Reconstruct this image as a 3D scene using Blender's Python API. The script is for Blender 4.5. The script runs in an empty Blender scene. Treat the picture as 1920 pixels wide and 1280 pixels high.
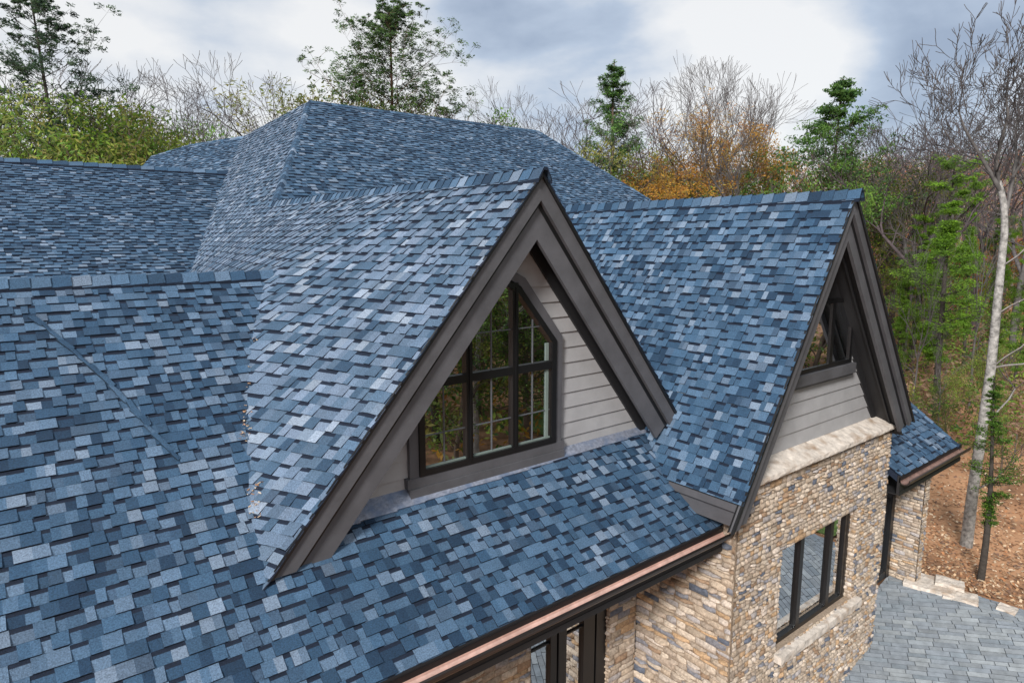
import bpy, math, random
from mathutils import Vector, Matrix, noise
R = math.radians
sc = bpy.context.scene
col = sc.collection
V = Vector

# ------------------------------------------------------------------ camera
YAW, PITCH, FPX = R(51.5), R(9.0), 1230.0
fh = V((math.cos(YAW), math.sin(YAW), 0)); CR = V((math.sin(YAW), -math.cos(YAW), 0)); UP = V((0, 0, 1))
CF = fh*math.cos(PITCH) - UP*math.sin(PITCH); CU = fh*math.sin(PITCH) + UP*math.cos(PITCH)
cd = bpy.data.cameras.new('camera'); cam = bpy.data.objects.new('camera', cd); col.objects.link(cam)
cam.matrix_world = Matrix(((CR.x, CU.x, -CF.x, 0), (CR.y, CU.y, -CF.y, 0), (CR.z, CU.z, -CF.z, 0), (0, 0, 0, 1)))
cd.sensor_width = 36; cd.lens = 36*FPX/1920; cd.clip_end = 2000; cd.clip_start = 0.05
sc.camera = cam
def ray(px, py): return (CF*FPX + CR*(px-960) - CU*(py-640)).normalized()

# ------------------------------------------------------------------ light
SUN_DIR = V((-.74, -.40, .54)).normalized()      # towards the sun
el = math.asin(SUN_DIR.z); az = math.atan2(SUN_DIR.x, SUN_DIR.y)
w = bpy.data.worlds.new('World'); sc.world = w; w.use_nodes = True
nt = w.node_tree; nt.nodes.clear(); N = nt.nodes.new; LK = nt.links.new
out = N('ShaderNodeOutputWorld'); bg = N('ShaderNodeBackground'); bg.inputs[1].default_value = .88
sky = N('ShaderNodeTexSky'); sky.sky_type = 'NISHITA'; sky.sun_disc = False
sky.sun_elevation = el; sky.sun_rotation = az
skm = N('ShaderNodeMix'); skm.data_type = 'RGBA'; skm.blend_type = 'MULTIPLY'; skm.inputs[0].default_value = 1
LK(sky.outputs[0], skm.inputs[6]); skm.inputs[7].default_value = (.12, .12, .12, 1)
tc = N('ShaderNodeTexCoord')
mp = N('ShaderNodeMapping'); mp.inputs['Scale'].default_value = (1.0, 1.0, 2.2); mp.inputs['Location'].default_value = (.3, 1.7, .2)
LK(tc.outputs['Generated'], mp.inputs[0])
n1 = N('ShaderNodeTexNoise'); n1.inputs['Scale'].default_value = 3.2; n1.inputs['Detail'].default_value = 7; n1.inputs['Roughness'].default_value = .47
n1.inputs['Distortion'].default_value = .25
LK(mp.outputs[0], n1.inputs[0])
def vm(op, a, b=None):
    n = N('ShaderNodeVectorMath'); n.operation = op
    LK(a, n.inputs[0])
    if b is not None: n.inputs[1].default_value = b
    return n
def mt(op, a, b, c=None):
    n = N('ShaderNodeMath'); n.operation = op
    for i, q in enumerate((a, b, c)):
        if q is None: continue
        if isinstance(q, (int, float)): n.inputs[i].default_value = q
        else: LK(q, n.inputs[i])
    return n.outputs[0]
nrm = vm('NORMALIZE', tc.outputs['Generated'])
# cloud masses standing in given directions: (direction pixel, radius, amount)
n2 = N('ShaderNodeTexNoise'); n2.inputs['Scale'].default_value = 9; n2.inputs['Detail'].default_value = 8; n2.inputs['Roughness'].default_value = .55
LK(mp.outputs[0], n2.inputs[0])
acc = mt('ADD', mt('MULTIPLY_ADD', n1.outputs[0], 1.45, -.215), mt('MULTIPLY_ADD', n2.outputs[0], .34, -.145), None)
for px, py, rad, amt in ((1600, -30, .17, -.26), (1000, 95, .16, -.17), (870, 50, .10, -.10), (1730, 170, .16, -.12), (1900, 90, .2, -.07), (370, 50, .09, -.12), (450, 110, .12, -.12), (1180, 130, .12, -.14),
                         (1420, 90, .14, .16), (1200, 10, .2, .20), (560, 40, .16, .10), (1520, 120, .10, .12), (1660, 280, .14, .16), (120, 100, .16, .06), (700, 220, .2, .06), (1350, 280, .2, .10)):
    d = vm('DOT_PRODUCT', nrm.outputs[0], ray(px, py)[:]).outputs['Value']
    ang = mt('ARCCOSINE', mt('MINIMUM', d, .99999), 0)
    fall = mt('POWER', 2.718, mt('MULTIPLY', mt('POWER', mt('DIVIDE', ang, rad*.8), 2), -1))
    acc = mt('MULTIPLY_ADD', fall, amt, acc)
cr = N('ShaderNodeValToRGB'); LK(acc, cr.inputs[0])
e = cr.color_ramp.elements
e[0].position = .14; e[0].color = (.38, .46, .60, 1)
e[1].position = .62; e[1].color = (1.0, 1.0, 1.0, 1)
q = e.new(.32); q.color = (.54, .63, .77, 1)
q = e.new(.46); q.color = (.80, .84, .90, 1)
clm = N('ShaderNodeMix'); clm.data_type = 'RGBA'; clm.inputs[0].default_value = .88
LK(skm.outputs[2], clm.inputs[6]); LK(cr.outputs[0], clm.inputs[7])
LK(clm.outputs[2], bg.inputs[0]); LK(bg.outputs[0], out.inputs[0])
sl = bpy.data.lights.new('sun', 'SUN'); sl.energy = 4.2; sl.angle = R(12); sl.color = (1, .965, .92)
so = bpy.data.objects.new('sun', sl); col.objects.link(so); so.rotation_euler = SUN_DIR.to_track_quat('Z', 'Y').to_euler()
sc.view_settings.view_transform = 'Standard'; sc.view_settings.look = 'None'; sc.view_settings.exposure = .12; sc.view_settings.gamma = 1
sc.cycles.max_bounces = 6; sc.cycles.diffuse_bounces = 3; sc.cycles.transparent_max_bounces = 6

# ------------------------------------------------------------------ helpers
class MB:
    def __init__(s): s.v = []; s.f = []; s.c = []; s.m = []
    def face(s, pts, c=(1, 1, 1), m=0):
        b = len(s.v); s.v.extend(tuple(p) for p in pts); s.f.append(tuple(range(b, b+len(pts)))); s.c.append(c); s.m.append(m)
    def box(s, x0, x1, y0, y1, z0, z1, c=(1, 1, 1)):
        s.prism([(x0, y0, z0), (x1, y0, z0), (x1, y1, z0), (x0, y1, z0)], (0, 0, z1-z0), c)
    def prism(s, pts, ext, c=(1, 1, 1)):
        e = V(ext); a = [V(p) for p in pts]; b = [p+e for p in a]; n = len(a)
        k = len(s.v); s.v.extend(tuple(p) for p in a+b)
        s.f.append(tuple(range(k, k+n))); s.c.append(c); s.m.append(0)
        s.f.append(tuple(range(k+2*n-1, k+n-1, -1))); s.c.append(c); s.m.append(0)
        for i in range(n):
            j = (i+1) % n; s.f.append((k+i, k+n+i, k+n+j, k+j)); s.c.append(c); s.m.append(0)
    def bar(s, p, q, wd, ht, c=(1, 1, 1)):
        p = V(p); q = V(q); d = (q-p).normalized(); r = d.cross(UP)
        r = r.normalized() if r.length > .01 else V((1, 0, 0)); u = r.cross(d)
        s.prism([p-r*wd/2-u*ht/2, p+r*wd/2-u*ht/2, p+r*wd/2+u*ht/2, p-r*wd/2+u*ht/2], q-p, c)
    def tube(s, pts, rad, n=5, c=(1, 1, 1), cap=False):
        k = len(s.v); P = [V(p) for p in pts]; m = len(P)
        d0 = (P[1]-P[0]).normalized(); a = d0.orthogonal().normalized()
        for i in range(m):
            d = (P[min(i+1, m-1)]-P[max(i-1, 0)]); d = d.normalized() if d.length > 1e-6 else d0
            a = (a-d*a.dot(d)); a = a.normalized() if a.length > 1e-4 else d.orthogonal().normalized()
            b = d.cross(a)
            for j in range(n):
                t = 2*math.pi*j/n; s.v.append(tuple(P[i]+(a*math.cos(t)+b*math.sin(t))*rad[i]))
        for i in range(m-1):
            for j in range(n):
                j2 = (j+1) % n
                s.f.append((k+i*n+j, k+i*n+j2, k+(i+1)*n+j2, k+(i+1)*n+j)); s.c.append(c); s.m.append(0)
        if cap:
            s.f.append(tuple(range(k+n-1, k-1, -1))); s.c.append(c); s.m.append(0)
            s.f.append(tuple(range(k+(m-1)*n, k+m*n))); s.c.append(c); s.m.append(0)
    def mesh(s, name, mats, smooth=False):
        me = bpy.data.meshes.new(name); me.from_pydata(s.v, [], s.f)
        if not isinstance(mats, (list, tuple)): mats = [mats]
        for m in mats: me.materials.append(m)
        at = me.color_attributes.new('Col', 'FLOAT_COLOR', 'CORNER')
        buf = []
        for f, c in zip(s.f, s.c): buf.extend((c[0], c[1], c[2], 1.0)*len(f))
        at.data.foreach_set('color', buf)
        if len(mats) > 1: me.polygons.foreach_set('material_index', s.m)
        if smooth: me.polygons.foreach_set('use_smooth', [True]*len(s.f))
        me.update(); return me
    def build(s, name, mats, parent=None, smooth=False, bevel=0):
        o = bpy.data.objects.new(name, s.mesh(name, mats, smooth)); col.objects.link(o)
        if parent: o.parent = parent
        if bevel:
            b = o.modifiers.new('bevel', 'BEVEL'); b.width = bevel; b.segments = 2; b.limit_method = 'ANGLE'; b.angle_limit = R(50)
        return o
def tag(o, label=None, cat=None, group=None, kind=None):
    if label: o['label'] = label
    if cat: o['category'] = cat
    if group: o['group'] = group
    if kind: o['kind'] = kind
    return o
def empty(name, loc=(0, 0, 0)):
    o = bpy.data.objects.new(name, None); o.location = loc; col.objects.link(o); o.empty_display_size = .3; return o

def mat(name, base=(1, 1, 1), rough=.6, attr=False, metal=0, spec=.5, nscale=0, namt=.3, bump=0, bscale=40, detail=4, coords='Object', tint=None):
    """principled; base * Col attribute * noise, noise bump"""
    m = bpy.data.materials.new(name); m.use_nodes = True; t = m.node_tree; b = t.nodes['Principled BSDF']
    b.inputs['Roughness'].default_value = rough; b.inputs['Metallic'].default_value = metal; b.inputs['Specular IOR Level'].default_value = spec
    cur = t.nodes.new('ShaderNodeRGB').outputs[0]; cur.default_value = (*base, 1)
    def mul(a, bb, fac=1, mode='MULTIPLY'):
        x = t.nodes.new('ShaderNodeMix'); x.data_type = 'RGBA'; x.blend_type = mode
        if isinstance(fac, (int, float)): x.inputs[0].default_value = fac
        else: t.links.new(fac, x.inputs[0])
        t.links.new(a, x.inputs[6]); t.links.new(bb, x.inputs[7]); return x.outputs[2]
    if attr:
        a = t.nodes.new('ShaderNodeVertexColor'); a.layer_name = 'Col'; cur = mul(cur, a.outputs[0])
    tcn = t.nodes.new('ShaderNodeTexCoord')
    if nscale:
        n = t.nodes.new('ShaderNodeTexNoise'); n.inputs['Scale'].default_value = nscale; n.inputs['Detail'].default_value = detail; n.inputs['Roughness'].default_value = .65
        t.links.new(tcn.outputs[coords], n.inputs[0])
        r = t.nodes.new('ShaderNodeMapRange'); r.inputs[1].default_value = .3; r.inputs[2].default_value = .7
        r.inputs[3].default_value = 1-namt; r.inputs[4].default_value = 1+namt
        t.links.new(n.outputs[0], r.inputs[0]); c = t.nodes.new('ShaderNodeCombineColor')
        for i in range(3): t.links.new(r.outputs[0], c.inputs[i])
        cur = mul(cur, c.outputs[0])
    if tint:   # large blotches of another colour: (colour, scale, lo, hi)
        tcol, ts, lo, hi = tint
        n = t.nodes.new('ShaderNodeTexNoise'); n.inputs['Scale'].default_value = ts; n.inputs['Detail'].default_value = 5
        t.links.new(tcn.outputs[coords], n.inputs[0])
        r = t.nodes.new('ShaderNodeMapRange'); r.inputs[1].default_value = lo; r.inputs[2].default_value = hi; t.links.new(n.outputs[0], r.inputs[0])
        rgb = t.nodes.new('ShaderNodeRGB').outputs[0]; rgb.default_value = (*tcol, 1)
        cur = mul(cur, rgb, r.outputs[0], 'MIX')
    t.links.new(cur, b.inputs['Base Color'])
    if bump:
        n = t.nodes.new('ShaderNodeTexNoise'); n.inputs['Scale'].default_value = bscale; n.inputs['Detail'].default_value = 5
        t.links.new(tcn.outputs[coords], n.inputs[0])
        bp = t.nodes.new('ShaderNodeBump'); bp.inputs['Strength'].default_value = bump; bp.inputs['Distance'].default_value = .02
        t.links.new(n.outputs[0], bp.inputs['Height']); t.links.new(bp.outputs[0], b.inputs['Normal'])
    return m
def leafmat(name):
    m = mat(name, attr=True, rough=.6, nscale=.8, namt=.3)
    t = m.node_tree; b = t.nodes['Principled BSDF']; o = t.nodes['Material Output']
    src = b.inputs['Base Color'].links[0].from_socket
    tr = t.nodes.new('ShaderNodeBsdfTranslucent'); t.links.new(src, tr.inputs[0])
    mx = t.nodes.new('ShaderNodeMixShader'); mx.inputs[0].default_value = .42
    t.links.new(b.outputs[0], mx.inputs[1]); t.links.new(tr.outputs[0], mx.inputs[2]); t.links.new(mx.outputs[0], o.inputs[0])
    return m

M_SH = mat('asphalt_shingle', attr=True, rough=.8, spec=.35, nscale=75, namt=.48, bump=.6, bscale=140, detail=7)
M_UNDER = mat('roof_deck', (.03, .05, .09), .9)
M_TRIM = mat('painted_trim', (.084, .084, .093), .55, nscale=2.2, namt=.20, bump=.06, bscale=25)
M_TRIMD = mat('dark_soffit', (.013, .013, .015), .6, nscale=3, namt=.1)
M_BLACK = mat('black_frame', (.008, .008, .009), .35)
M_SIDING = mat('fibre_cement_siding', (.325, .325, .335), .6, nscale=3, namt=.10, bump=.06, bscale=60)
M_COPPER = mat('copper', (.66, .44, .37), .42, metal=.35, nscale=8, namt=.22, tint=((.45, .27, .22), 2.2, .5, .9))
M_BRONZE = mat('dark_gutter_metal', (.07, .058, .056), .35, metal=.6)
M_STONE = mat('stacked_stone', attr=True, rough=.85, nscale=22, namt=.38, bump=.9, bscale=28, detail=8)
M_MORTAR = mat('mortar', (.30, .23, .17), .95, nscale=30, namt=.3, bump=.5)
M_SLAB = mat('pale_slab_stone', (.58, .52, .46), .75, nscale=9, namt=.3, bump=.8, bscale=12, detail=8, tint=((.33, .24, .17), 4, .52, .72))
M_PAVE = mat('slate_paving', attr=True, rough=.55, nscale=6, namt=.22, bump=.35, bscale=30, detail=7)
M_JOINT = mat('paving_joint', (.10, .115, .13), .9)
M_FLASH = mat('flashing', (.23, .255, .32), .45, metal=.3, nscale=22, namt=.35, tint=((.12, .17, .27), 5, .42, .66), bump=.3)
M_BARK = mat('bark', attr=True, rough=.95, nscale=5, namt=.35, bump=.6, bscale=14)
M_LEAF = leafmat('foliage')
M_LITTER = mat('leaf_litter', attr=True, rough=.9)
M_MUNTIN = mat('grey_muntin', (.085, .09, .10), .4)
M_CURTAIN = mat('curtain', (.15, .19, .175), .9, nscale=4, namt=.15)
def glass():
    m = bpy.data.materials.new('window_glass'); m.use_nodes = True; t = m.node_tree; o = t.nodes['Material Output']; t.nodes.remove(t.nodes['Principled BSDF'])
    tr = t.nodes.new('ShaderNodeBsdfTransparent'); tr.inputs[0].default_value = (.55, .60, .58, 1)
    gl = t.nodes.new('ShaderNodeBsdfGlossy'); gl.inputs['Roughness'].default_value = .01; gl.inputs[0].default_value = (.92, .96, 1, 1)
    lw = t.nodes.new('ShaderNodeLayerWeight'); lw.inputs[0].default_value = .55
    mr = t.nodes.new('ShaderNodeMapRange'); mr.inputs[3].default_value = .60; mr.inputs[4].default_value = .95; t.links.new(lw.outputs['Fresnel'], mr.inputs[0])
    n = t.nodes.new('ShaderNodeTexNoise'); n.inputs['Scale'].default_value = 1.1; tcn = t.nodes.new('ShaderNodeTexCoord'); t.links.new(tcn.outputs['Object'], n.inputs[0])
    bp = t.nodes.new('ShaderNodeBump'); bp.inputs['Strength'].default_value = .03; bp.inputs['Distance'].default_value = .05
    t.links.new(n.outputs[0], bp.inputs['Height']); t.links.new(bp.outputs[0], gl.inputs['Normal'])
    mx = t.nodes.new('ShaderNodeMixShader'); t.links.new(mr.outputs[0], mx.inputs[0]); t.links.new(tr.outputs[0], mx.inputs[1]); t.links.new(gl.outputs[0], mx.inputs[2])
    t.links.new(mx.outputs[0], o.inputs[0]); return m
M_GLASS = glass()
M_ROOM = mat('dark_room', (.035, .033, .03), .9)

# ------------------------------------------------------------------ shingles
PAL = [((.013, .038, .078), 14), ((.026, .066, .124), 19), ((.042, .094, .166), 24), ((.066, .126, .208), 23), ((.102, .165, .252), 13), ((.165, .225, .310), 8), ((.048, .090, .152), 8)]
PAL_LIT = [((.026, .058, .105), 6), ((.050, .096, .158), 18), ((.078, .130, .200), 26), ((.112, .165, .244), 25), ((.155, .210, .298), 17), ((.23, .285, .365), 9)]   # paler tab mix, puts the light on the left-facing slopes into the colour
PC = [p[0] for p in PAL]; PW = [p[1] for p in PAL]
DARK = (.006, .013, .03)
def clip(poly, cv):
    """Sutherland-Hodgman of poly by convex ccw polygon cv (2d)"""
    o = poly
    for i in range(len(cv)):
        ax, ay = cv[i]; bx, by = cv[(i+1) % len(cv)]; inp = o; o = []
        if not inp: return []
        def side(p): return (bx-ax)*(p[1]-ay)-(by-ay)*(p[0]-ax)
        for k in range(len(inp)):
            p = inp[k]; q2 = inp[(k+1) % len(inp)]; sp = side(p); sq = side(q2)
            if sp >= 0: o.append(p)
            if (sp >= 0) != (sq >= 0):
                t = sp/(sp-sq); o.append((p[0]+(q2[0]-p[0])*t, p[1]+(q2[1]-p[1])*t))
    return o
def ccw(p):
    a = sum(p[i][0]*p[(i+1) % len(p)][1]-p[(i+1) % len(p)][0]*p[i][1] for i in range(len(p)))
    return p if a > 0 else p[::-1]
def lay(mb, mpf, poly, e=.138, seed=1, rel=1.0, scale=1.0, sgn=1, pal=None, tint=(1, 1, 1)):
    """mpf(a,b)->point; a along course, b down the slope; poly convex in (a,b)"""
    rnd = random.Random(seed); cv = ccw(poly); pal = pal or PAL; PC = [p[0] for p in pal]; PW = [p[1] for p in pal]
    a0 = min(p[0] for p in cv); a1 = max(p[0] for p in cv); b0 = min(p[1] for p in cv); b1 = max(p[1] for p in cv)
    def nrm_(a, b):
        p = mpf(a, b); da = mpf(a+.01, b)-p; db = mpf(a, b+.01)-p; n = da.cross(db).normalized(); return n if n.z > 0 else -n
    def slab(qd, bb0, bb1, h0, h1, c, walls=True):
        pl = clip(qd, cv)
        if len(pl) < 3: return
        top = []; bot = []
        for a, b in pl:
            p = mpf(a, b); n = nrm_(a, b); t = (b-bb0)/(bb1-bb0)
            top.append(p+n*(h0+(h1-h0)*t)*rel); bot.append(p-n*.003)
        mb.face(top, c)
        if walls:
            m = len(pl)
            for i in range(m):
                j = (i+1) % m
                if abs(pl[i][1]-bb0) < .02 and abs(pl[j][1]-bb0) < .02: continue
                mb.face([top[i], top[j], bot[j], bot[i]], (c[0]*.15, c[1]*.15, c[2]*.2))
    # deck underneath
    k0 = math.floor(b0/e); k1 = math.ceil(b1/e)
    for k in range(k0, k1):
        ba = k*e; bb = ba+e; a = a0-rnd.random()*.3; T = rnd.random() < .5; last = None
        while a < a1:
            n = rnd.choice((1, 1, 2, 2, 3)) if T else rnd.choice((1, 1, 2)); wd = 0; f0 = rnd.uniform(.9, 1.1)
            j = lambda s: rnd.uniform(-s, s)
            ja, jb, jc = j(.006), j(.004), j(.006); segs = [rnd.uniform(.065, .155)*scale for _ in range(n)]; W = sum(segs)
            for si, sw in enumerate(segs):
                cc = rnd.choices(PC, PW)[0]
                if last is not None and rnd.random() < .30: cc = tuple(.5*x+.5*y for x, y in zip(cc, last))
                f = rnd.uniform(.9, 1.1)*f0; cc = (cc[0]*f*tint[0], cc[1]*f*tint[1], cc[2]*f*tint[2]); last = cc; s0 = a+wd; s1 = s0+sw
                if T:
                    e0 = ja if si == 0 else 0; e1 = jc if si == n-1 else 0; jl = rnd.uniform(-.002, .002)
                    slab([(s0, ba), (s1, ba), (s1+e1, bb+jb+jl), (s0+e0, bb+jb+jl)], ba, bb, .004, .024, cc)
                else:
                    sh = e*(.20+.09*f0*rnd.uniform(.7, 1.2))
                    if si == 0: s0 -= .012
                    if si == n-1: s1 += .012
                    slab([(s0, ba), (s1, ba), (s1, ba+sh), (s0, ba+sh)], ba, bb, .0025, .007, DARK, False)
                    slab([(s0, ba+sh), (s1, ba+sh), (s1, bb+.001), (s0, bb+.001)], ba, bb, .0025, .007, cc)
                wd += sw
            a += wd; T = not T
def plane_map(O, A, B):
    O = V(O); A = V(A).normalized(); B = V(B).normalized()
    return (lambda a, b: O+A*a+B*b), (lambda p: ((V(p)-O).dot(A), (V(p)-O).dot(B)))
def caps(mb, p, q, wl, wr, dl, dr, e=.17, seed=5, lift=.02, th=.016):
    """ridge caps from p to q; dl/dr unit directions down each side"""
    rnd = random.Random(seed); p = V(p); q = V(q); L = (q-p).length; d = (q-p)/L; dl = V(dl).normalized(); dr = V(dr).normalized()
    n = max(1, round(L/e)); up = -(dl+dr).normalized()
    for i in range(n):
        s0 = i*L/n; s1 = s0+L/n*1.5; c = rnd.choices(PC, PW)[0]; f = rnd.uniform(.8, 1.15); c = tuple(x*f for x in c)
        jl = rnd.uniform(-.008, .008); s1 = min(s1, L+.02)
        hs, he = lift+th+.006, lift                                 # near end proud, far end tucked under next
        prof = lambda s, h: [p+d*s+dl*(wl+jl)+up*(h*.6), p+d*s+dl*wl*.25+up*(h+.012), p+d*s+dr*wr*.25+up*(h+.012), p+d*s+dr*(wr+jl)+up*(h*.6)]
        A = prof(s0, hs); B = prof(s1, he); A0 = [x-up*th*1.3 for x in A]
        for k in range(3): mb.face([A[k], A[k+1], B[k+1], B[k]], c); mb.face([A0[k], A0[k+1], A[k+1], A[k]], DARK)
        for k in (0, 3): mb.face([A[k], B[k], B[k]-up*.03, A0[k]-up*.012], DARK)

# ------------------------------------------------------------------ house
ZP = -7.3                       # patio level
house = tag(empty('stone_house', (8, 6.5, ZP)), 'big stone house with steep gables under blue grey asphalt shingle roofs', 'house')
HP = house.location
class P_(object): pass
def part(mb, name, m, parent=None, **k):
    """build in world coordinates under the house"""
    o = mb.build(name, m, parent or house, **k)
    if parent is None: o.location = -HP
    return o
TF = .78; LF = math.sqrt(1+TF*TF)
zF = lambda y: -3.19+TF*(y-6)
EY = 4.98; EZ = zF(EY)
# front slope F (left of the bay) ------------------------------------
mb = MB(); m_, inv = plane_map((0, EY, EZ), (1, 0, 0), (0, -1, -TF))
pl = [inv(p) for p in ((-7, 4.96, zF(4.96)), (7.76, 4.96, zF(4.96)), (7.76, 9.4, zF(9.4)), (-7, 9.4, zF(9.4)))]
lay(mb, m_, pl, seed=11)
mb.prism([(-7, 4.98, EZ-.02), (7.7, 4.98, EZ-.02), (7.7, 9.4, zF(9.4)-.02), (-7, 9.4, zF(9.4)-.02)], (0, 0, -.12), DARK)
roofF = part(mb, 'front_roof_slope', M_SH)
mb = MB(); caps(mb, (3.35, 9.42, zF(9.42)), (-7, 9.42, zF(9.42)), .15, .15, (0, -1, -TF), (0, 1, -.7), e=.2, seed=3, lift=.05, th=.03)
part(mb, 'ridge_cap', M_SH, roofF)
mb = MB(); mb.face([(-7, 9.42, zF(9.42)), (3.6, 9.42, zF(9.42)), (3.6, 13.5, zF(9.42)-2.6), (-7, 13.5, zF(9.42)-2.6)], (.06, .12, .21))
part(mb, 'rear_face', M_SH, roofF)
# diagonal lapped strip on the lower left slope
mb = MB(); rnd = random.Random(8)
def hitF(px, py):
    r = ray(px, py); n = V((0, TF, -1)); return r*((3.19+TF*6)/r.dot(n))
NF = V((0, -TF, 1)).normalized()
pts = [hitF(x, y) for x, y in ((55, 597), (110, 640), (165, 688), (205, 725), (245, 770), (285, 815), (330, 862))]
fine = []
for i in range(len(pts)-1):
    k = max(1, round((pts[i+1]-pts[i]).length/.15)); fine += [pts[i].lerp(pts[i+1], q/k) for q in range(k)]
fine.append(pts[-1])
for i in range(len(fine)-1):
    a, b = fine[i], fine[i+1]; d = (b-a).normalized(); sdir = d.cross(NF)
    if sdir.x < 0: sdir = -sdir
    c = rnd.choices(PC[1:4], PW[1:4])[0]; wv = rnd.uniform(.03, .07); a = a+sdir*rnd.uniform(-.022, .022)
    P = [a+NF*.036, b+d*.03+NF*.030, b+d*.02+sdir*wv+NF*.021, a+sdir*wv*rnd.uniform(.8, 1.2)+NF*.023]
    mb.face(P, c); c2 = tuple(x*.4 for x in c); mb.face([P[0], P[1], b-NF*.002, a-NF*.002], c2); mb.face([P[0], P[3], a+sdir*wv, a], c2)
part(mb, 'lapped_strip', M_SH, roofF)
# right lower roof ------------------------------------
mb = MB()
pl = [inv(p) for p in ((12.72, 4.55, zF(4.55)), (15.6, 4.55, zF(4.55)), (15.35, 6.6, zF(6.6)), (12.1, 6.6, zF(6.6)))]
lay(mb, m_, pl, seed=21, scale=1.1)
mb.prism([(12.7, 4.57, zF(4.57)-.02), (15.58, 4.57, zF(4.57)-.02), (15.33, 6.6, zF(6.6)-.02), (12.1, 6.6, zF(6.6)-.02)], (0, 0, -.12), DARK)
roofR = part(mb, 'side_roof_slope', M_SH)
mb = MB(); caps(mb, (15.6, 4.52, zF(4.52)), (15.35, 6.7, zF(6.7)), .10, .05, (-1, 0, 0), (1, 0, -.4), e=.22, seed=31, lift=.016)
part(mb, 'hip_cap', M_SH, roofR)
mb = MB(); mb.face([(15.62, 4.5, zF(4.5)-.02), (15.35, 6.7, zF(6.7)-.02), (15.5, 6.7, zF(6.7)-1.4), (15.62, 4.6, zF(4.5)-.14)], (.03, .03, .035))
part(mb, 'end_board', M_TRIMD, roofR)

# dormer left slope D, with the flared lower edge --------------------
KM = [(5.5, 1.17), (6.0, 1.166), (6.24, 1.116), (6.57, 1.05), (7.02, .99), (7.58, .90), (8.73, .726), (9.4, .62), (11, .66), (13, .78), (15, .95), (17.3, 1.16), (60, 1.16)]
def mD(y):
    for i in range(len(KM)-1):
        if y <= KM[i+1][0]:
            t = (y-KM[i][0])/(KM[i+1][0]-KM[i][0]); return KM[i][1]+(KM[i+1][1]-KM[i][1])*max(0, t)
    return 1.16
RX, RZ = 5.16, .742
SD = .757
def mapD(y, b):
    z = RZ-b*SD
    return V((RX-(RZ-z)/(mD(y) if z < RZ else 1.16), y, z))
mb = MB()
A_ = V((7.965, 19.684, 3.993)); B_ = V((16.96, 19.684, 3.95)); H0 = V((RX, 15.02, RZ))
bz = lambda z: (RZ-z)/SD
lay(mb, mapD, [(5.90, 0), (15.3, 0), (15.3, bz(-3.55)), (5.90, bz(-3.55))], e=.14, seed=41, pal=PAL_LIT)
roofD = part(mb, 'dormer_roof_slope', M_SH)
mb = MB()
lay(mb, mapD, [(15.0, 0), (23.6, 0), (23.6, bz(-1.6)), (15.0, bz(-1.6))], e=.14, seed=42, pal=PAL_LIT)
lay(mb, mapD, [(15.02, .001), (19.684, bz(3.993)), (24.9, bz(3.53)), (23.6, .001)], e=.14, seed=43, scale=1.2, pal=PAL_LIT)
roofL = part(mb, 'main_left_slope', M_SH)
mb = MB(); J = V((6.26, 22.4, 2.0)); P1 = V((7.565, 24.9, 3.53)); P2 = V((6.27, 27, 3.365)); P3 = V((5.34, 28, 2.6)); P4 = V((4.6, 26.8, 1.2))
nn = (P2-P1).cross(J-P1).normalized(); nn = nn if nn.z > 0 else -nn
A1 = nn.cross(UP).normalized(); B1 = A1.cross(nn); B1 = B1 if B1.z < 0 else -B1
P3 = P3-nn*(P3-P1).dot(nn); P4 = P4-nn*(P4-P1).dot(nn)
m2, i2 = plane_map(P1, A1, B1); lay(mb, m2, [i2(x) for x in (P1, P2, P3, P4, J)], e=.14, seed=44, scale=1.2)
part(mb, 'rear_wing_slope', M_SH)
mb = MB(); caps(mb, P2, A_+(P1-A_)*.98, .14, .14, (-.7, 0, -.7), (.3, .7, -.7), e=.3, seed=45); caps(mb, P3, P2, .12, .12, (-.5, -.3, -.7), (.1, .7, -.7), e=.3, seed=46)
part(mb, 'hip_cap', M_SH, roofL)
# dormer right slope (turned away) and its deck
mR = 1.24
mb = MB(); m3, i3 = plane_map((RX, 6, RZ), (0, 1, 0), (1, 0, -mR))
lay(mb, m3, [i3((RX, 5.9, RZ)), i3((RX, 15, RZ)), i3((RX+2.78, 15, RZ-2.78*mR)), i3((RX+2.78, 5.9, RZ-2.78*mR))], e=.14, seed=51)
roofDR = part(mb, 'dormer_right_slope', M_SH)
mb = MB(); caps(mb, (RX, 5.86, RZ+.005), (RX, 15.2, RZ+.005), .16, .16, (-1, 0, -1.1), (1, 0, -mR), e=.19, seed=52, lift=.045, th=.028)
part(mb, 'ridge_cap', M_SH, roofD)
# main hip roof, front face M --------------------------------------
TM = (A_.z-RZ)/(A_.y-15.02)
mb = MB(); m4, i4 = plane_map(A_, (1, 0, 0), (0, -1, -TM))
C1 = V((19.2, 15.6, 0)); C1.z = A_.z-TM*(A_.y-C1.y)
ext = lambda p, q, s: p+(q-p)*s
hipR = ext(B_, C1, 2.0); hipL = ext(A_, H0, 1.25)
Bp = V((B_.x, A_.y, A_.z))
lay(mb, m4, [i4(x) for x in (A_, Bp, ext(Bp, C1, 2.0), hipL)], e=.14, seed=61, scale=1.2)
roofM = part(mb, 'main_front_slope', M_SH)
mb = MB()
caps(mb, H0+V((0, 0, .01)), A_, .15, .15, (-.8, .3, -.8), (.5, -.8, -.7), e=.2, seed=62)
part(mb, 'hip_cap', M_SH, roofM)
mb = MB(); caps(mb, A_, Bp, .15, .13, (0, -1, -TM), (0, 1, -TM), e=.22, seed=63)
part(mb, 'ridge_cap', M_SH, roofM)
mb = MB(); caps(mb, ext(Bp, C1, 1.9), Bp, .12, .12, (-.7, -.5, -.6), (.9, .2, -.7), e=.22, seed=64)
part(mb, 'hip_cap', M_SH, roofM)
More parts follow.
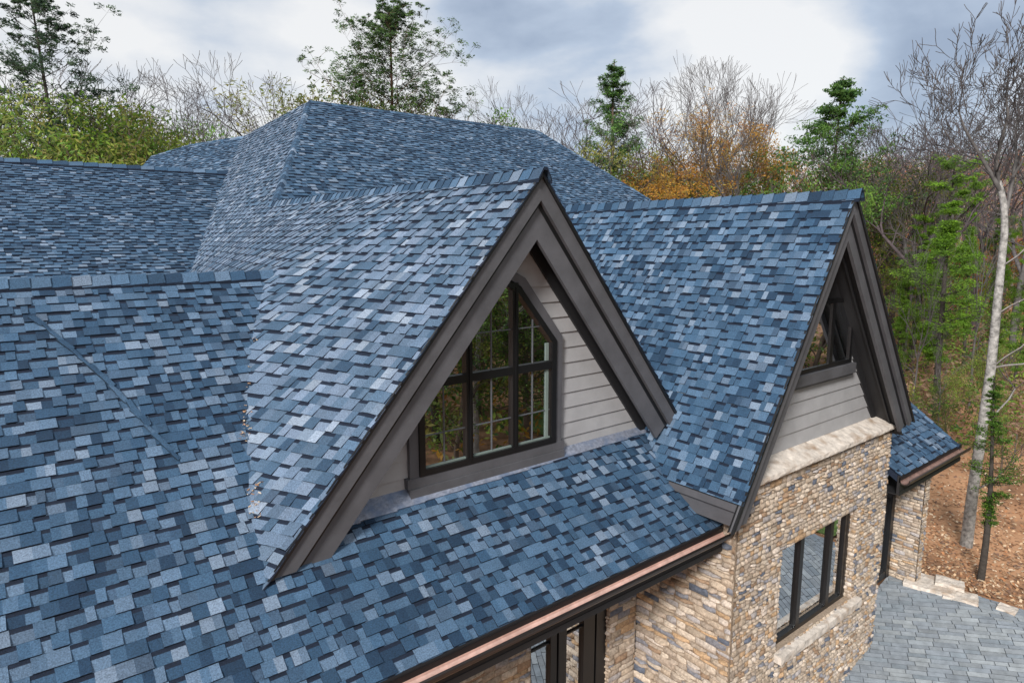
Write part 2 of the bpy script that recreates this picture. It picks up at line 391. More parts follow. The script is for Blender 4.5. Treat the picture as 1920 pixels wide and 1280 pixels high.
mb = MB()
mb.face([A_, Bp, Bp+V((4, 8, -6)), V((7, 30, -3))], (.06, .12, .21)); mb.face([Bp, ext(Bp, C1, 2.0), Bp+V((6, 6, -6))], (.06, .12, .21))
mb.face([P1, A_, V((10, 28, 0))], (.06, .12, .21)); mb.face([P2, P1, V((10, 30, 0)), V((6, 32, 0))], (.06, .12, .21))
part(mb, 'rear_face', M_SH, roofM)
# upper left roof U ------------------------------------------------
TU = .535; UY, UZ = 22.45, 2.0
mb = MB(); m5, i5 = plane_map((0, UY, UZ), (1, 0, 0), (0, -1, -TU))
lay(mb, m5, [i5(x) for x in ((-9, UY, UZ), (6.25, UY, UZ), (6.25, 15.5, UZ-TU*(UY-15.5)), (-9, 15.5, UZ-TU*(UY-15.5)))], e=.145, seed=71, scale=1.25, rel=1.2)
roofU = part(mb, 'upper_left_slope', M_SH)
mb = MB(); caps(mb, (6.3, UY, UZ), (-9, UY, UZ), .17, .17, (0, -1, -TU), (0, 1, -TU), e=.36, seed=72, lift=.07, th=.04)
part(mb, 'ridge_cap', M_SH, roofU)
mb = MB(); mb.face([(-9, UY, UZ), (6.3, UY, UZ), (6.3, 29, -2), (-9, 29, -2)], (.06, .12, .21)); part(mb, 'rear_face', M_SH, roofU)
# right gable bay ---------------------------------------------------
BX, BZ, BY = 9.81, .626, 4.45
mBl, mBr = 1.633, 1.32
LX, LZ = 7.33, BZ-1.633*(9.81-7.33)     # left eave
RXB = 12.72; RZB = BZ-mBr*(RXB-BX)
mb = MB(); m6, i6 = plane_map((BX, BY, BZ), (0, 1, 0), (-1, 0, -mBl))
lay(mb, m6, [i6(x) for x in ((BX, BY-.03, BZ), (BX, 16, BZ), (LX, 16, LZ), (LX, BY-.03, LZ))], e=.138, seed=81)
roofB = part(mb, 'bay_left_slope', M_SH)
mb = MB(); m7, i7 = plane_map((BX, BY, BZ), (0, 1, 0), (1, 0, -mBr))
lay(mb, m7, [i7(x) for x in ((BX, BY-.03, BZ), (BX, 12, BZ), (RXB+.05, 12, RZB-.06), (RXB+.05, BY-.03, RZB-.06))], e=.138, seed=82)
part(mb, 'bay_right_slope', M_SH)
mb = MB(); caps(mb, (BX, BY-.10, BZ+.005), (BX, 15.2, BZ+.005), .16, .15, (-1, 0, -1.6), (1, 0, -mBr), e=.19, seed=83, lift=.045, th=.028)
part(mb, 'ridge_cap', M_SH, roofB)

# ------------------------------------------------------------------ gable trims
class Gable:
    def __init__(s, ax, az, ml, mr): s.ax, s.az, s.ml, s.mr = ax, az, ml, mr; s.cl = math.sqrt(1+ml*ml); s.cr = math.sqrt(1+mr*mr)
    def xl(s, o, z): return s.ax-(s.az-o*s.cl-z)/s.ml
    def xr(s, o, z): return s.ax+(s.az-o*s.cr-z)/s.mr
    def apex(s, o):
        # left line z = az-o*cl-ml*(ax-x) ; right line z = az-o*cr-mr*(x-ax)
        x = (o*(s.cl-s.cr))/(s.ml+s.mr)+s.ax
        return x, s.az-o*s.cl-s.ml*(s.ax-x)
    def band(s, mb, o1, o2, y0, y1, zl, rend, c=(1, 1, 1)):
        """zl: height of the left cut; rend: x of the right outer corner (square cut)"""
        a1 = s.apex(o1); a2 = s.apex(o2)
        mb.prism([(a1[0], y0, a1[1]), (s.xl(o1, zl), y0, zl), (s.xl(o2, zl), y0, zl), (a2[0], y0, a2[1])], (0, y1-y0, 0), c)
        d = (1/s.cr, -s.mr/s.cr); n = (-s.mr/s.cr, -1/s.cr)
        zr = s.az-s.mr*(rend-s.ax)
        p1 = (rend+n[0]*o1, zr+n[1]*o1); p2 = (rend+n[0]*o2, zr+n[1]*o2)
        mb.prism([(a1[0], y0, a1[1]), (a2[0], y0, a2[1]), (p2[0], y0, p2[1]), (p1[0], y0, p1[1])], (0, y1-y0, 0), c)
def gable(G, y, yw, zl, rend, w1, w2, roof, zlw, srend=None):
    srend = srend or rend
    mb = MB(); G.band(mb, .028, w1, y, y+.05, zl, rend)
    r = part(mb, 'rake_board', M_TRIM, roof)
    mb = MB(); G.band(mb, w1-.004, w1+w2, y+.06, y+.11, zl, rend-.03)
    part(mb, 'inner_rake_board', M_TRIM, roof)
    mb = MB(); G.band(mb, -.012, .030, y-.028, y+.002, zl, rend+.02); G.band(mb, .0, w1+.05, y+.052, y+.0585, zl, rend+.005)
    part(mb, 'drip_edge', M_BLACK, roof)
    mb = MB(); G.band(mb, w1+.08, w1+.11, y+.112, yw+.1, zlw, srend-.02); G.band(mb, w1+.112, w1+.24, yw-.07, yw-.03, zlw, srend-.05)
    G.band(mb, w1+.112, w1+.15, y+.24, y+.27, zlw, srend-.05)
    part(mb, 'soffit', M_TRIMD, roof)
def siding(G, name, o, yw, zb, lap, x0=-99, x1=99):
    mb = MB(); z = zb; top = G.apex(o)[1]
    while z < top-.01:
        zt = min(z+lap, top-.005)
        xa, xb = max(x0, G.xl(o, z)), min(x1, G.xr(o, z)); xc, xd = max(x0, G.xl(o, zt+.012)), min(x1, G.xr(o, zt+.012))
        if xd < xc: xc = xd = (xc+xd)/2
        P = [(xa, yw-.030, z), (xb, yw-.030, z), (xd, yw-.006, zt+.012), (xc, yw-.006, zt+.012)]
        mb.face(P); mb.face([(xa, yw, z), (xb, yw, z), P[1], P[0]])
        z += lap
    return part(mb, name, M_SIDING)
GD = Gable(RX, RZ, 1.166, mR)
gable(GD, 5.93, 6.40, -3.19, 7.90, .20, .29, roofD, -2.95, 8.05)
wallD = siding(GD, 'dormer_siding', .26, 6.40, -2.93, .21)
GB = Gable(BX, BZ, mBl, mBr)
gable(GB, BY, 5.0, LZ-.33, 12.72, .16, .22, roofB, LZ-.05, 12.85)
wallB = siding(GB, 'gable_siding', .22, 4.98, -3.2, .235, 7.76, 12.9)
# flashing along the foot of the dormer wall: lies on the slope
mb = MB(); rnd = random.Random(4); x = 2.45
while x < 7.72:
    x2 = min(x+rnd.uniform(.35, .6), 7.74); ya = 6.215+(x-2.45)*.018; yb = ya+rnd.uniform(-.008, .008)
    mb.face([V((x, ya, zF(ya)))+NF*.026, V((x2, yb, zF(yb)))+NF*.026, V((x2, 6.40, zF(6.40)))+NF*.034, V((x, 6.40, zF(6.40)))+NF*.034])
    mb.face([V((x, ya, zF(ya)))+NF*.026, V((x2, yb, zF(yb)))+NF*.026, V((x2, yb, zF(yb)))-NF*.01, V((x, ya, zF(ya)))-NF*.01]); x = x2
part(mb, 'flashing', M_FLASH, wallD)

# ------------------------------------------------------------------ windows
def frame_poly(mb, pts, wdt, y0, y1):
    """ring of bars inside a convex polygon in xz given ccw"""
    n = len(pts); c = V((sum(p[0] for p in pts)/n, sum(p[1] for p in pts)/n))
    P = [V(p) for p in pts]
    def inset(wd):
        L = []
        for i in range(n):
            a, b = P[i], P[(i+1) % n]; d = (b-a).normalized(); nn = V((-d.y, d.x))
            if nn.dot(c-a) < 0: nn = -nn
            L.append((a+nn*wd, d))
        o = []
        for i in range(n):
            (p, d), (q2, e2) = L[i-1], L[i]; den = d.x*e2.y-d.y*e2.x
            t = ((q2.x-p.x)*e2.y-(q2.y-p.y)*e2.x)/den; o.append(p+d*t)
        return o
    I = inset(wdt)
    for i in range(n):
        j = (i+1) % n
        mb.prism([(P[i].x, y0, P[i].y), (P[j].x, y0, P[j].y), (I[j].x, y0, I[j].y), (I[i].x, y0, I[i].y)], (0, y1-y0, 0))
    return I
# dormer window: six lights under an angular head
win = MB(); outer = [(3.66, -2.72), (5.76, -2.72), (5.76, -1.33), (5.16, -.62), (4.715, -.40), (4.27, -.62), (3.66, -1.33)]
frame_poly(win, outer, .075, 6.29, 6.366)
for xm in (4.365, 5.07):
    win.box(xm-.045, xm+.045, 6.298, 6.366, -2.65, -.55); win.box(xm-.008, xm+.008, 6.280, 6.298, -2.68, -.6)
for x0, x1 in ((3.73, 4.32), (4.41, 5.025), (5.115, 5.69)): win.box(x0, x1, 6.302, 6.366, -1.70, -1.60)
wD = part(win, 'dormer_window', M_BLACK)
mb = MB(); I = frame_poly(mb, [(3.54, -2.84), (5.88, -2.84), (5.88, -1.29), (5.24, -.50), (4.715, -.24), (4.19, -.50), (3.54, -1.29)], .118, 6.315, 6.368)
part(mb, 'trim', M_TRIM, wD)
mb = MB(); mb.box(3.52, 5.90, 6.27, 6.396, -2.955, -2.845); mb.box(3.50, 5.92, 6.30, 6.396, -2.843, -2.725); part(mb, 'sill', M_TRIM, wD)
mb = MB(); mb.box(5.60, 5.65, 6.330, 6.3435, -2.64, -1.71); mb.box(3.74, 5.68, 6.328, 6.3435, -2.648, -2.625); part(mb, 'glazing_bead', M_CURTAIN, wD)
mb = MB()
def muntin(mb, x0, x1, z0, z1, xs, zs, y):
    for x in xs: mb.box(x-.0055, x+.0055, y, y+.012, z0, z1)
    for z in zs: mb.box(x0, x1, y+.001, y+.011, z-.0055, z+.0055)
muntin(mb, 3.73, 4.32, -2.64, -1.70, (4.02,), (-2.26,), 6.332); muntin(mb, 4.41, 5.025, -2.64, -1.70, (4.72,), (-2.26,), 6.332); muntin(mb, 5.115, 5.68, -2.64, -1.70, (5.38,), (-2.26,), 6.332)
muntin(mb, 4.41, 5.025, -1.6, -.62, (4.72,), (-1.13,), 6.332); muntin(mb, 5.115, 5.50, -1.6, -1.03, (5.38,), (-1.13,), 6.332); muntin(mb, 3.95, 4.32, -1.6, -1.0, (4.02,), (-1.13,), 6.332)
part(mb, 'muntins', M_MUNTIN, wD)
mb = MB(); mb.prism([(x, 6.352, z) for x, z in outer], (0, .010, 0)); part(mb, 'room', M_ROOM, wD)
mb = MB(); mb.box(5.60, 5.65, 6.330, 6.3435, -1.59, -1.36); part(mb, 'glazing_bead', M_CURTAIN, wD)
mb = MB()
for pl in ([(3.70, -2.68), (4.36, -2.68), (4.36, -1.65), (3.70, -1.65)], [(4.36, -2.68), (5.07, -2.68), (5.07, -1.65), (4.36, -1.65)], [(5.07, -2.68), (5.72, -2.68), (5.72, -1.65), (5.07, -1.65)],
           [(3.70, -1.65), (4.36, -1.65), (4.36, -.62), (4.27, -.66), (3.70, -1.35)], [(4.36, -1.65), (5.07, -1.65), (5.07, -.60), (4.715, -.44), (4.36, -.60)], [(5.07, -1.65), (5.72, -1.65), (5.72, -1.35), (5.14, -.66), (5.07, -.62)]):
    g = MB(); g.face([(x, 6.345, z) for x, z in pl]); part(g, 'pane', M_GLASS, wD)
# bay gable window
wx0, wx1, wz0, wz1 = 9.15, 11.12, -2.06, -.95
mb = MB(); frame_poly(mb, [(wx0, wz0), (wx1, wz0), (wx1, wz1), (wx0, wz1)], .07, 4.90, 4.965)
for xm in (10.42,): mb.box(xm-.05, xm+.05, 4.905, 4.965, wz0, wz1)

wG = part(mb, 'gable_window', M_BLACK)
mb = MB(); mb.box(wx0-.12, wx1+.1, 4.85, 4.97, wz0-.17, wz0-.004); mb.box(wx0-.09, wx1+.06, 4.88, 4.97, wz0-.21, wz0-.172); part(mb, 'sill', M_TRIM, wG)
mb = MB(); mb.box(wx1+.003, wx1+.05, 4.91, 4.97, wz0, wz1+.05); za, zb = wz1+.003, -.25; mb.prism([(max(wx0-.05, GB.xl(.2, za)), 4.925, za), (GB.xr(.3, za), 4.925, za), (GB.xr(.3, zb), 4.925, zb), (GB.xl(.2, zb), 4.925, zb)], (0, .045, 0)); part(mb, 'trim', M_TRIMD, wG)  # prism: dark sheet over the gable wall above the window
for a, b in ((wx0+.06, 10.38), (10.46, wx1-.06)):
    g = MB(); g.face([(a, 4.928, wz0+.06), (b, 4.928, wz0+.06), (b, 4.928, wz1-.06), (a, 4.928, wz1-.06)]); part(g, 'pane', M_GLASS, wG)
mb = MB(); mb.box(wx0+.02, wx1-.02, 4.936, 4.944, wz0+.02, wz1-.02); part(mb, 'room', M_ROOM, wG)
mb = MB(); mb.box(10.72, 10.90, 4.930, 4.935, wz0+.06, wz1-.06); part(mb, 'curtain', M_CURTAIN, wG)

# ------------------------------------------------------------------ stone walls
SP = [((.42, .335, .255), 24), ((.48, .40, .32), 24), ((.36, .29, .23), 20), ((.42, .28, .165), 9), ((.34, .31, .30), 12), ((.21, .21, .235), 6), ((.10, .115, .15), 4), ((.54, .46, .39), 10), ((.30, .20, .13), 9)]
SC = [p[0] for p in SP]; SW = [p[1] for p in SP]
def stones(mb, O, U, Nn, W, H, seed, holes=(), tint=1.0, hh=(.04, .09), ww=(.08, .24), cornerjut=0, relief=1.0):
    """rough coursed stones on the plane O + u*U + v*z, facing Nn"""
    rnd = random.Random(seed); O = V(O); U = V(U); Nn = V(Nn); z = 0
    while z < H:
        h = min(rnd.uniform(*hh), H-z+.001); u = -rnd.random()*.1
        if H-z-h < .03: h = H-z
        while u < W:
            wd = rnd.uniform(*ww)*(1.3 if h > .09 else 1); segs = [(max(u, 0), min(u+wd, W))]
            for (hx0, hx1, hz0, hz1) in holes:
                if z+h*.5 > hz0 and z+h*.5 < hz1:
                    ns = []
                    for a, b in segs:
                        if b <= hx0 or a >= hx1: ns.append((a, b))
                        else:
                            if a < hx0: ns.append((a, hx0))
                            if b > hx1: ns.append((hx1, b))
                    segs = ns
            for a, b in segs:
                if b-a < .025: continue
                split = [(z, z+h)]
                if h > .085 and rnd.random() < .3: mid = z+h*rnd.uniform(.4, .6); split = [(z, mid), (mid, z+h)]
                for z0, z1 in split:
                    c = rnd.choices(SC, SW)[0]; f = rnd.uniform(.82, 1.15)*tint; c = (c[0]*f, c[1]*f, c[2]*f)
                    pr = rnd.uniform(.006, .032)*relief; g = .002*relief; tl = rnd.uniform(-.05, .05); sx, sz = rnd.random()*99, rnd.random()*99
                    nx, nz = (5 if b-a > .12 else 4), 4; k = len(mb.v)
                    j = [rnd.uniform(-.010, .010) for _ in range(4)]
                    for iz in range(nz):
                        for ix in range(nx):
                            fu = ix/(nx-1); fv = iz/(nz-1)
                            uu = a+g+(b-a-2*g)*fu; vv = z0+g+(z1-z0-2*g)*fv
                            vv += (j[0]*(1-fu)+j[1]*fu)*(fv)-(j[2]*(1-fu)+j[3]*fu)*(1-fv)
                            edge = ix in (0, nx-1) or iz in (0, nz-1)
                            if ix in (0, nx-1) and iz in (0, nz-1): uu += (.5-fu)*.012*rnd.random(); vv += (.5-fv)*.009*rnd.random()
                            d = -.006 if edge else pr+(uu-a)*tl+noise.noise(V((uu*9+sx, vv*16+sz, 0)))*.013
                            if cornerjut and edge and ((ix == 0 and a < .001) or (ix == nx-1 and b > W-.001)): d = pr*.6
                            p = O+U*uu+UP*min(max(vv, 0), H)+Nn*d; mb.v.append(tuple(p))
                    for iz in range(nz-1):
                        for ix in range(nx-1):
                            q0 = k+iz*nx+ix; mb.f.append((q0, q0+1, q0+nx+1, q0+nx)); mb.c.append(c); mb.m.append(0)
            u += wd
        z += h
ZB = -9.0
def zpat(x): return ZP-.22*min(max(14.6-x, 0), 5.5)
CX = 7.76; BXR = 12.66
mb = MB(); H = -3.42-ZB
stones(mb, (CX, 4.75, ZB), (1, 0, 0), (0, -1, 0), BXR-CX, H, 101, holes=[(9.02-CX, 11.52-CX, -6.39-ZB, -4.69-ZB)], cornerjut=1, hh=(.045, .10), ww=(.06, .18))
# reveals of the window opening
stones(mb, (9.02, 4.75, -6.39), (0, 1, 0), (1, 0, 0), .2, 1.70, 102, tint=1.0, ww=(.08, .2))
stones(mb, (11.52, 4.95, -6.39), (0, -1, 0), (-1, 0, 0), .2, 1.70, 103, tint=1.0, ww=(.08, .2))
bayW = part(mb, 'bay_stone_wall', M_STONE, smooth=True)
mb = MB()
for a, b, z0, z1 in ((CX, 9.02, ZB, -3.42), (11.52, BXR, ZB, -3.42), (9.02, 11.52, ZB, -6.39), (9.02, 11.52, -4.69, -3.42)):
    mb.box(a+.001, b-.001, 4.762, 4.95, z0, z1)
part(mb, 'mortar', M_MORTAR, bayW)
# side wall and set-back front wall under the eave
WY = 6.48
mb = MB(); stones(mb, (CX, WY, ZB), (0, -1, 0), (-1, 0, 0), WY-4.75, -3.60-ZB, 104, hh=(.06, .13), ww=(.12, .34), cornerjut=1, relief=2.0)
sideW = part(mb, 'side_stone_wall', M_STONE, smooth=True)
mb = MB(); mb.box(CX+.012, CX+.18, 4.77, WY, ZB, -3.60); part(mb, 'mortar', M_MORTAR, sideW)
mb = MB(); stones(mb, (-6, WY, ZP), (1, 0, 0), (0, -1, 0), CX+6-.01, 2.95, 105, holes=[(11.50, 13.12, 0, 2.9), (2, 4, .9, 2.9)], hh=(.06, .13), ww=(.14, .36))
stones(mb, (13.12-6, WY+.15, ZP), (0, -1, 0), (-1, 0, 0), .15, 2.9, 106)
mainW = part(mb, 'main_stone_wall', M_STONE, smooth=True)
mb = MB()
for a, b in ((-6, -4), (-2, 5.5), (7.12, CX)): mb.box(a, b-.001, WY+.012, WY+.25, ZP, ZP+2.95)
part(mb, 'mortar', M_MORTAR, mainW)
# closed body behind the walls
mb = MB(); mb.box(-6, 15, 6.75, 24, ZP, -3.7)
part(mb, 'rear_wall', M_STONE)
mb = MB(); mb.box(-5.9, 7.7, 6.9, 9.3, -4.3, -2.8); 
part(mb, 'attic', M_TRIMD)
# glazed door under the eave
mb = MB(); d0, d1 = 5.50, 7.12
mb.box(d0, d1, 6.56, 6.63, -4.42, -4.32); mb.box(d0, d1, 6.56, 6.63, ZP, ZP+.12)
for a, b in ((d0, 5.56), (5.94, 6.06), (6.10, 6.26), (6.62, 6.86), (6.90, 7.12)): mb.box(a, b, 6.55, 6.62, ZP+.12, -4.42)
for z in (-5.2, -5.9): mb.box(5.56, 5.94, 6.575, 6.60, z, z+.02); mb.box(6.26, 6.62, 6.575, 6.60, z, z+.02)
door = part(mb, 'patio_door', M_BLACK)
for a, b in ((5.56, 5.94), (6.26, 6.62)):
    g = MB(); g.face([(a, 6.605, ZP+.12), (b, 6.605, ZP+.12), (b, 6.605, -4.42), (a, 6.605, -4.42)]); part(g, 'pane', M_GLASS, door)
mb = MB(); mb.box(-4, -2, 6.56, 6.6, ZP+.9, ZP+2.9); wl = part(mb, 'eave_window', M_BLACK)
# bay window of three lights
x0, x1, z0, z1 = 9.02, 11.52, -6.39, -4.69
mb = MB(); frame_poly(mb, [(x0+.002, z0+.002), (x1-.002, z0+.002), (x1-.002, z1-.002), (x0+.002, z1-.002)], .075, 4.865, 4.935)
for xm in (9.86, 10.86): mb.box(xm-.055, xm+.055, 4.86, 4.935, z0+.07, z1-.07)
mb.box(x1-.16, x1-.07, 4.87, 4.93, z0+.07, z1-.07)
wB = part(mb, 'bay_window', M_BLACK)
for a, b in ((x0+.075, 9.805), (9.915, 10.805), (10.915, x1-.15)):
    g = MB(); g.face([(a, 4.912, z0+.06), (b, 4.912, z0+.06), (b, 4.912, z1-.06), (a, 4.912, z1-.06)]); part(g, 'pane', M_GLASS, wB)
# rooms behind the glass so that it does not look into the void
mb = MB(); mb.box(9.03, 11.51, 4.97, 5.4, -6.41, -4.7); part(mb, 'room', M_ROOM)
mb = MB(); mb.box(d0, d1, 6.7, 6.72, ZB, -4.3); part(mb, 'room', M_ROOM)
def slab(mb, x0, x1, y0, y1, z0, z1, seed, n=26, slope=0.0, rough=.02):
    """rough split-faced slab lying along x"""
    rnd = random.Random(seed); k = len(mb.v); ring = 10
    for i in range(n+1):
        x = x0+(x1-x0)*i/n
        for j, (u, v_) in enumerate(((0, 0), (0, .5), (0.02, 1), (.25, 1.03), (.5, 1), (.75, 1.02), (.98, 1), (1, .5), (1, 0), (.5, 0))):
            d = noise.noise(V((x*5+seed, u*3, v_*3)))*rough; d2 = noise.noise(V((x*14+seed, u*9, v_*9)))*rough*.5
            mb.v.append((x+(d2 if i in (0, n) else 0), y0+(y1-y0)*u+(d+d2)*(1 if u < .5 else -1), z0+(z1-z0)*v_+slope*(u)+(d2+d*.4)*(1 if v_ > .2 else 0)))
    for i in range(n):
        for j in range(ring):
            j2 = (j+1) % ring; mb.f.append((k+i*ring+j, k+(i+1)*ring+j, k+(i+1)*ring+j2, k+i*ring+j2)); mb.c.append((1, 1, 1)); mb.m.append(0)
    mb.f.append(tuple(range(k, k+ring))); mb.f.append(tuple(range(k+n*ring+ring-1, k+n*ring-1, -1))); mb.c += [(1, 1, 1)]*2; mb.m += [0, 0]
mb = MB(); slab(mb, 8.98, 11.72, 4.62, 4.86, -6.52, -6.395, 5, rough=.014); part(mb, 'sill', M_SLAB, wB)
mb = MB(); slab(mb, 7.95, 12.86, 4.63, 5.02, -3.385, -3.32, 9, n=50, slope=.14, rough=.014); part(mb, 'stone_coping', M_SLAB, bayW)

# ------------------------------------------------------------------ eaves and gutters
def sweep_x(mb, prof, x0, x1, closed=False, n=1):
    for i in range(len(prof)-(0 if closed else 1)):
        a = prof[i]; b = prof[(i+1) % len(prof)]
        mb.face([(x0, *a), (x1, *a), (x1, *b), (x0, *b)])
def gutter(x0, x1, y, z, m_in=None):
    g = MB()
    inner = [(y-.036, z-.085), (y-.042, z-.11), (y-.06, z-.128), (y-.10, z-.135), (y-.14, z-.12), (y-.165, z-.095), (y-.18, z-.06)]
    inner[3:3] = [(y-.078, z-.133), (y-.082, z-.124), (y-.09, z-.134)]
    sweep_x(g, inner, x0, x1)
    sweep_x(g, [(y-.18, z-.06), (y-.168, z-.052), (y-.178, z-.045)], x0, x1)
    go = part(g, 'gutter', m_in or M_COPPER, smooth=False)
    g = MB(); g.tube([(x0, y-.188, z-.058), (x1, y-.188, z-.058)], [.016, .016], 10, cap=True)
    outer = [(y-.204, z-.06), (y-.195, z-.10), (y-.165, z-.135), (y-.11, z-.155), (y-.05, z-.152), (y-.028, z-.13)]
    sweep_x(g, outer, x0, x1)
    for xx in (x0, x1): g.face([(xx, *q) for q in inner+[(y-.204, z-.06)]+outer[1:]])
    part(g, 'gutter_rim', M_BRONZE, go, smooth=True)
    g = MB(); g.box(x0, x1, y-.034, y-.012, z-.125, z-.022); part(g, 'gutter_shade_strip', M_BLACK, go)  # black strip painting the shade between shingle edge and copper
    g = MB(); g.box(x0, x1, y-.026, y+.02, z-.36, z+.0); g.box(x0, x1, y-.035, y-.027, z-.375, z-.30)
    part(g, 'fascia_board', M_TRIMD, go)
    return go
mg = gutter(-7, 7.72, EY, EZ-.0)
g2 = gutter(12.68, 15.78, 4.57, zF(4.57), mat('dark_copper', (.30, .19, .16), .45, metal=.4, nscale=6, namt=.4))  # darker copper tone than the main gutter
mb = MB(); mb.box(-7, 7.75, EY+.02, WY, EZ-.36, EZ-.34); mb.box(12.7, 15.3, 4.60, 5.3, zF(4.57)-.38, zF(4.57)-.36)
part(mb, 'eave_soffit', M_TRIMD, mg)
# eave of the bay's left slope
mb = MB(); mb.box(LX+.015, LX+.05, BY+.052, 6.3, LZ-.13, LZ-.025); eb = part(mb, 'bay_eave_board', M_TRIM, roofB)
mb = MB(); mb.box(LX+.075, LX+.11, BY+.09, 6.2, LZ-.37, LZ-.115); part(mb, 'bay_eave_board', M_TRIM, roofB)
mb = MB(); mb.box(LX+.11, CX, BY+.11, 6.2, LZ-.30, LZ-.27); mb.box(LX+.02, CX, BY+.1, 6.2, LZ-.06, LZ-.05); part(mb, 'soffit', M_TRIMD, roofB)
# side porch: pillar and tall dark door
mb = MB(); px0, px1, py0, py1 = 14.78, 15.05, 4.82, 5.45; Hh = 2.60
stones(mb, (px0, py0, ZP), (1, 0, 0), (0, -1, 0), px1-px0, Hh, 111, cornerjut=1); stones(mb, (px0, py1, ZP), (0, -1, 0), (-1, 0, 0), py1-py0, Hh, 112, cornerjut=1)
stones(mb, (px1, py0, ZP), (0, 1, 0), (1, 0, 0), py1-py0, Hh, 113, cornerjut=1)
pil = part(mb, 'stone_pillar', M_STONE, smooth=True)
mb = MB(); mb.box(px0+.012, px1-.012, py0+.012, py1, ZP, ZP+Hh); part(mb, 'mortar', M_MORTAR, pil)
mb = MB(); mb.box(12.66, 14.78, 5.36, 5.42, -4.85, -4.45); 
for a, b in ((12.66, 12.8), (13.66, 13.78), (13.86, 13.98), (14.62, 14.78)): mb.box(a, b, 5.34, 5.42, ZP, -4.85)
mb.box(12.8, 14.62, 5.35, 5.42, ZP, ZP+.16)
sd = part(mb, 'side_door', M_BLACK)
for a, b in ((12.8, 13.66), (13.98, 14.62)):
    g = MB(); g.face([(a, 5.40, ZP+.16), (b, 5.40, ZP+.16), (b, 5.40, -4.85), (a, 5.40, -4.85)]); part(g, 'pane', M_GLASS, sd)
mb = MB(); mb.box(12.66, 15.0, 5.46, 5.6, ZP, -4.3); part(mb, 'side_wall', M_TRIMD)
# bay right side wall
mb = MB(); mb.box(BXR-.02, BXR-.001, 4.78, 6.6, ZB, -3.5); part(mb, 'bay_right_wall', M_MORTAR)

# dry leaves and needles caught in the valley
mb = MB(); rnd = random.Random(77)
for (qx, qy, n, sp) in ((478, 605, 10, .03), (474, 640, 12, .03), (467, 690, 10, .03), (464, 725, 18, .04), (462, 775, 46, .05), (461, 800, 40, .05), (459, 820, 30, .05), (470, 928, 26, .035), (487, 934, 34, .04), (476, 958, 30, .04), (483, 972, 26, .03), (463, 860, 10, .04)):
    p = hitF(qx, qy)
    for _ in range(int(n*.45)):
        c = p+V((rnd.gauss(0, sp*.6), rnd.gauss(0, sp), 0)); c.z = max(zF(c.y), mapD(c.y, 0).z-(RX-c.x)*mD(c.y))+rnd.uniform(.02, .035)
        a = rnd.random()*6.3; l = rnd.uniform(.006, .020); wd = l*.45; u = V((math.cos(a), math.sin(a), rnd.uniform(-.4, .4))); v_ = V((-math.sin(a), math.cos(a), rnd.uniform(-.4, .4)))
        k = rnd.choice([(.48, .36, .26), (.42, .24, .14), (.32, .17, .09), (.50, .42, .34)])
        mb.face([c-u*l-v_*wd, c+u*l-v_*wd, c+u*l+v_*wd, c-u*l+v_*wd], k)
o = mb.build('leaf_litter', M_LITTER); tag(o, 'dry tan leaf litter caught in the valley left of the big dormer', 'leaf litter', kind='stuff')

# ------------------------------------------------------------------ ground
def sm(t): t = max(0, min(1, t)); return t*t*(3-2*t)
def tz(x, y):
    d = math.hypot(x-7, y-8); a = math.atan2(y, x)
    if y < -4: d = math.hypot(x-7, (y+4))
    s = max(0, d-13)
    h = s*.085+max(0, d-45)*.055
    if d > 120: h = 107*.085+75*.055+(d-120)*.03
    return ZP-.06+(-.22*min(max(15.4-x, 0), 6.3)-.12*sm((15.4-x)/2) if y > -3 else 0)+h*(.4 if y < -4 else 1)+noise.noise(V((x*.09, y*.09, 0)))*min(s, 12)*.09+noise.noise(V((x*.5, y*.5, 3)))*min(s, 4)*.04
me = bpy.data.meshes.new('forest_floor'); vs = []; fs = []
radii = [0]+[1.3*i for i in range(1, 60)]+[78*1.06**i for i in range(1, 42)]
NA = 150
for i, r in enumerate(radii):
    for j in range(NA):
        t = 2*math.pi*j/NA; x = 7+r*math.cos(t); y = 6+r*math.sin(t); vs.append((x, y, tz(x, y)))
for i in range(len(radii)-1):
    for j in range(NA):
        j2 = (j+1) % NA; fs.append((i*NA+j, i*NA+j2, (i+1)*NA+j2, (i+1)*NA+j))
me.from_pydata(vs, [], fs); me.polygons.foreach_set('use_smooth', [True]*len(fs))
M_GROUND = mat('forest_floor', (.23, .118, .060), .95, nscale=2.2, namt=.55, detail=9, bump=1, bscale=7, tint=((.44, .24, .13), .35, .45, .6))
me.materials.append(M_GROUND); g = bpy.data.objects.new('forest_floor', me); col.objects.link(g); tag(g, kind='structure')
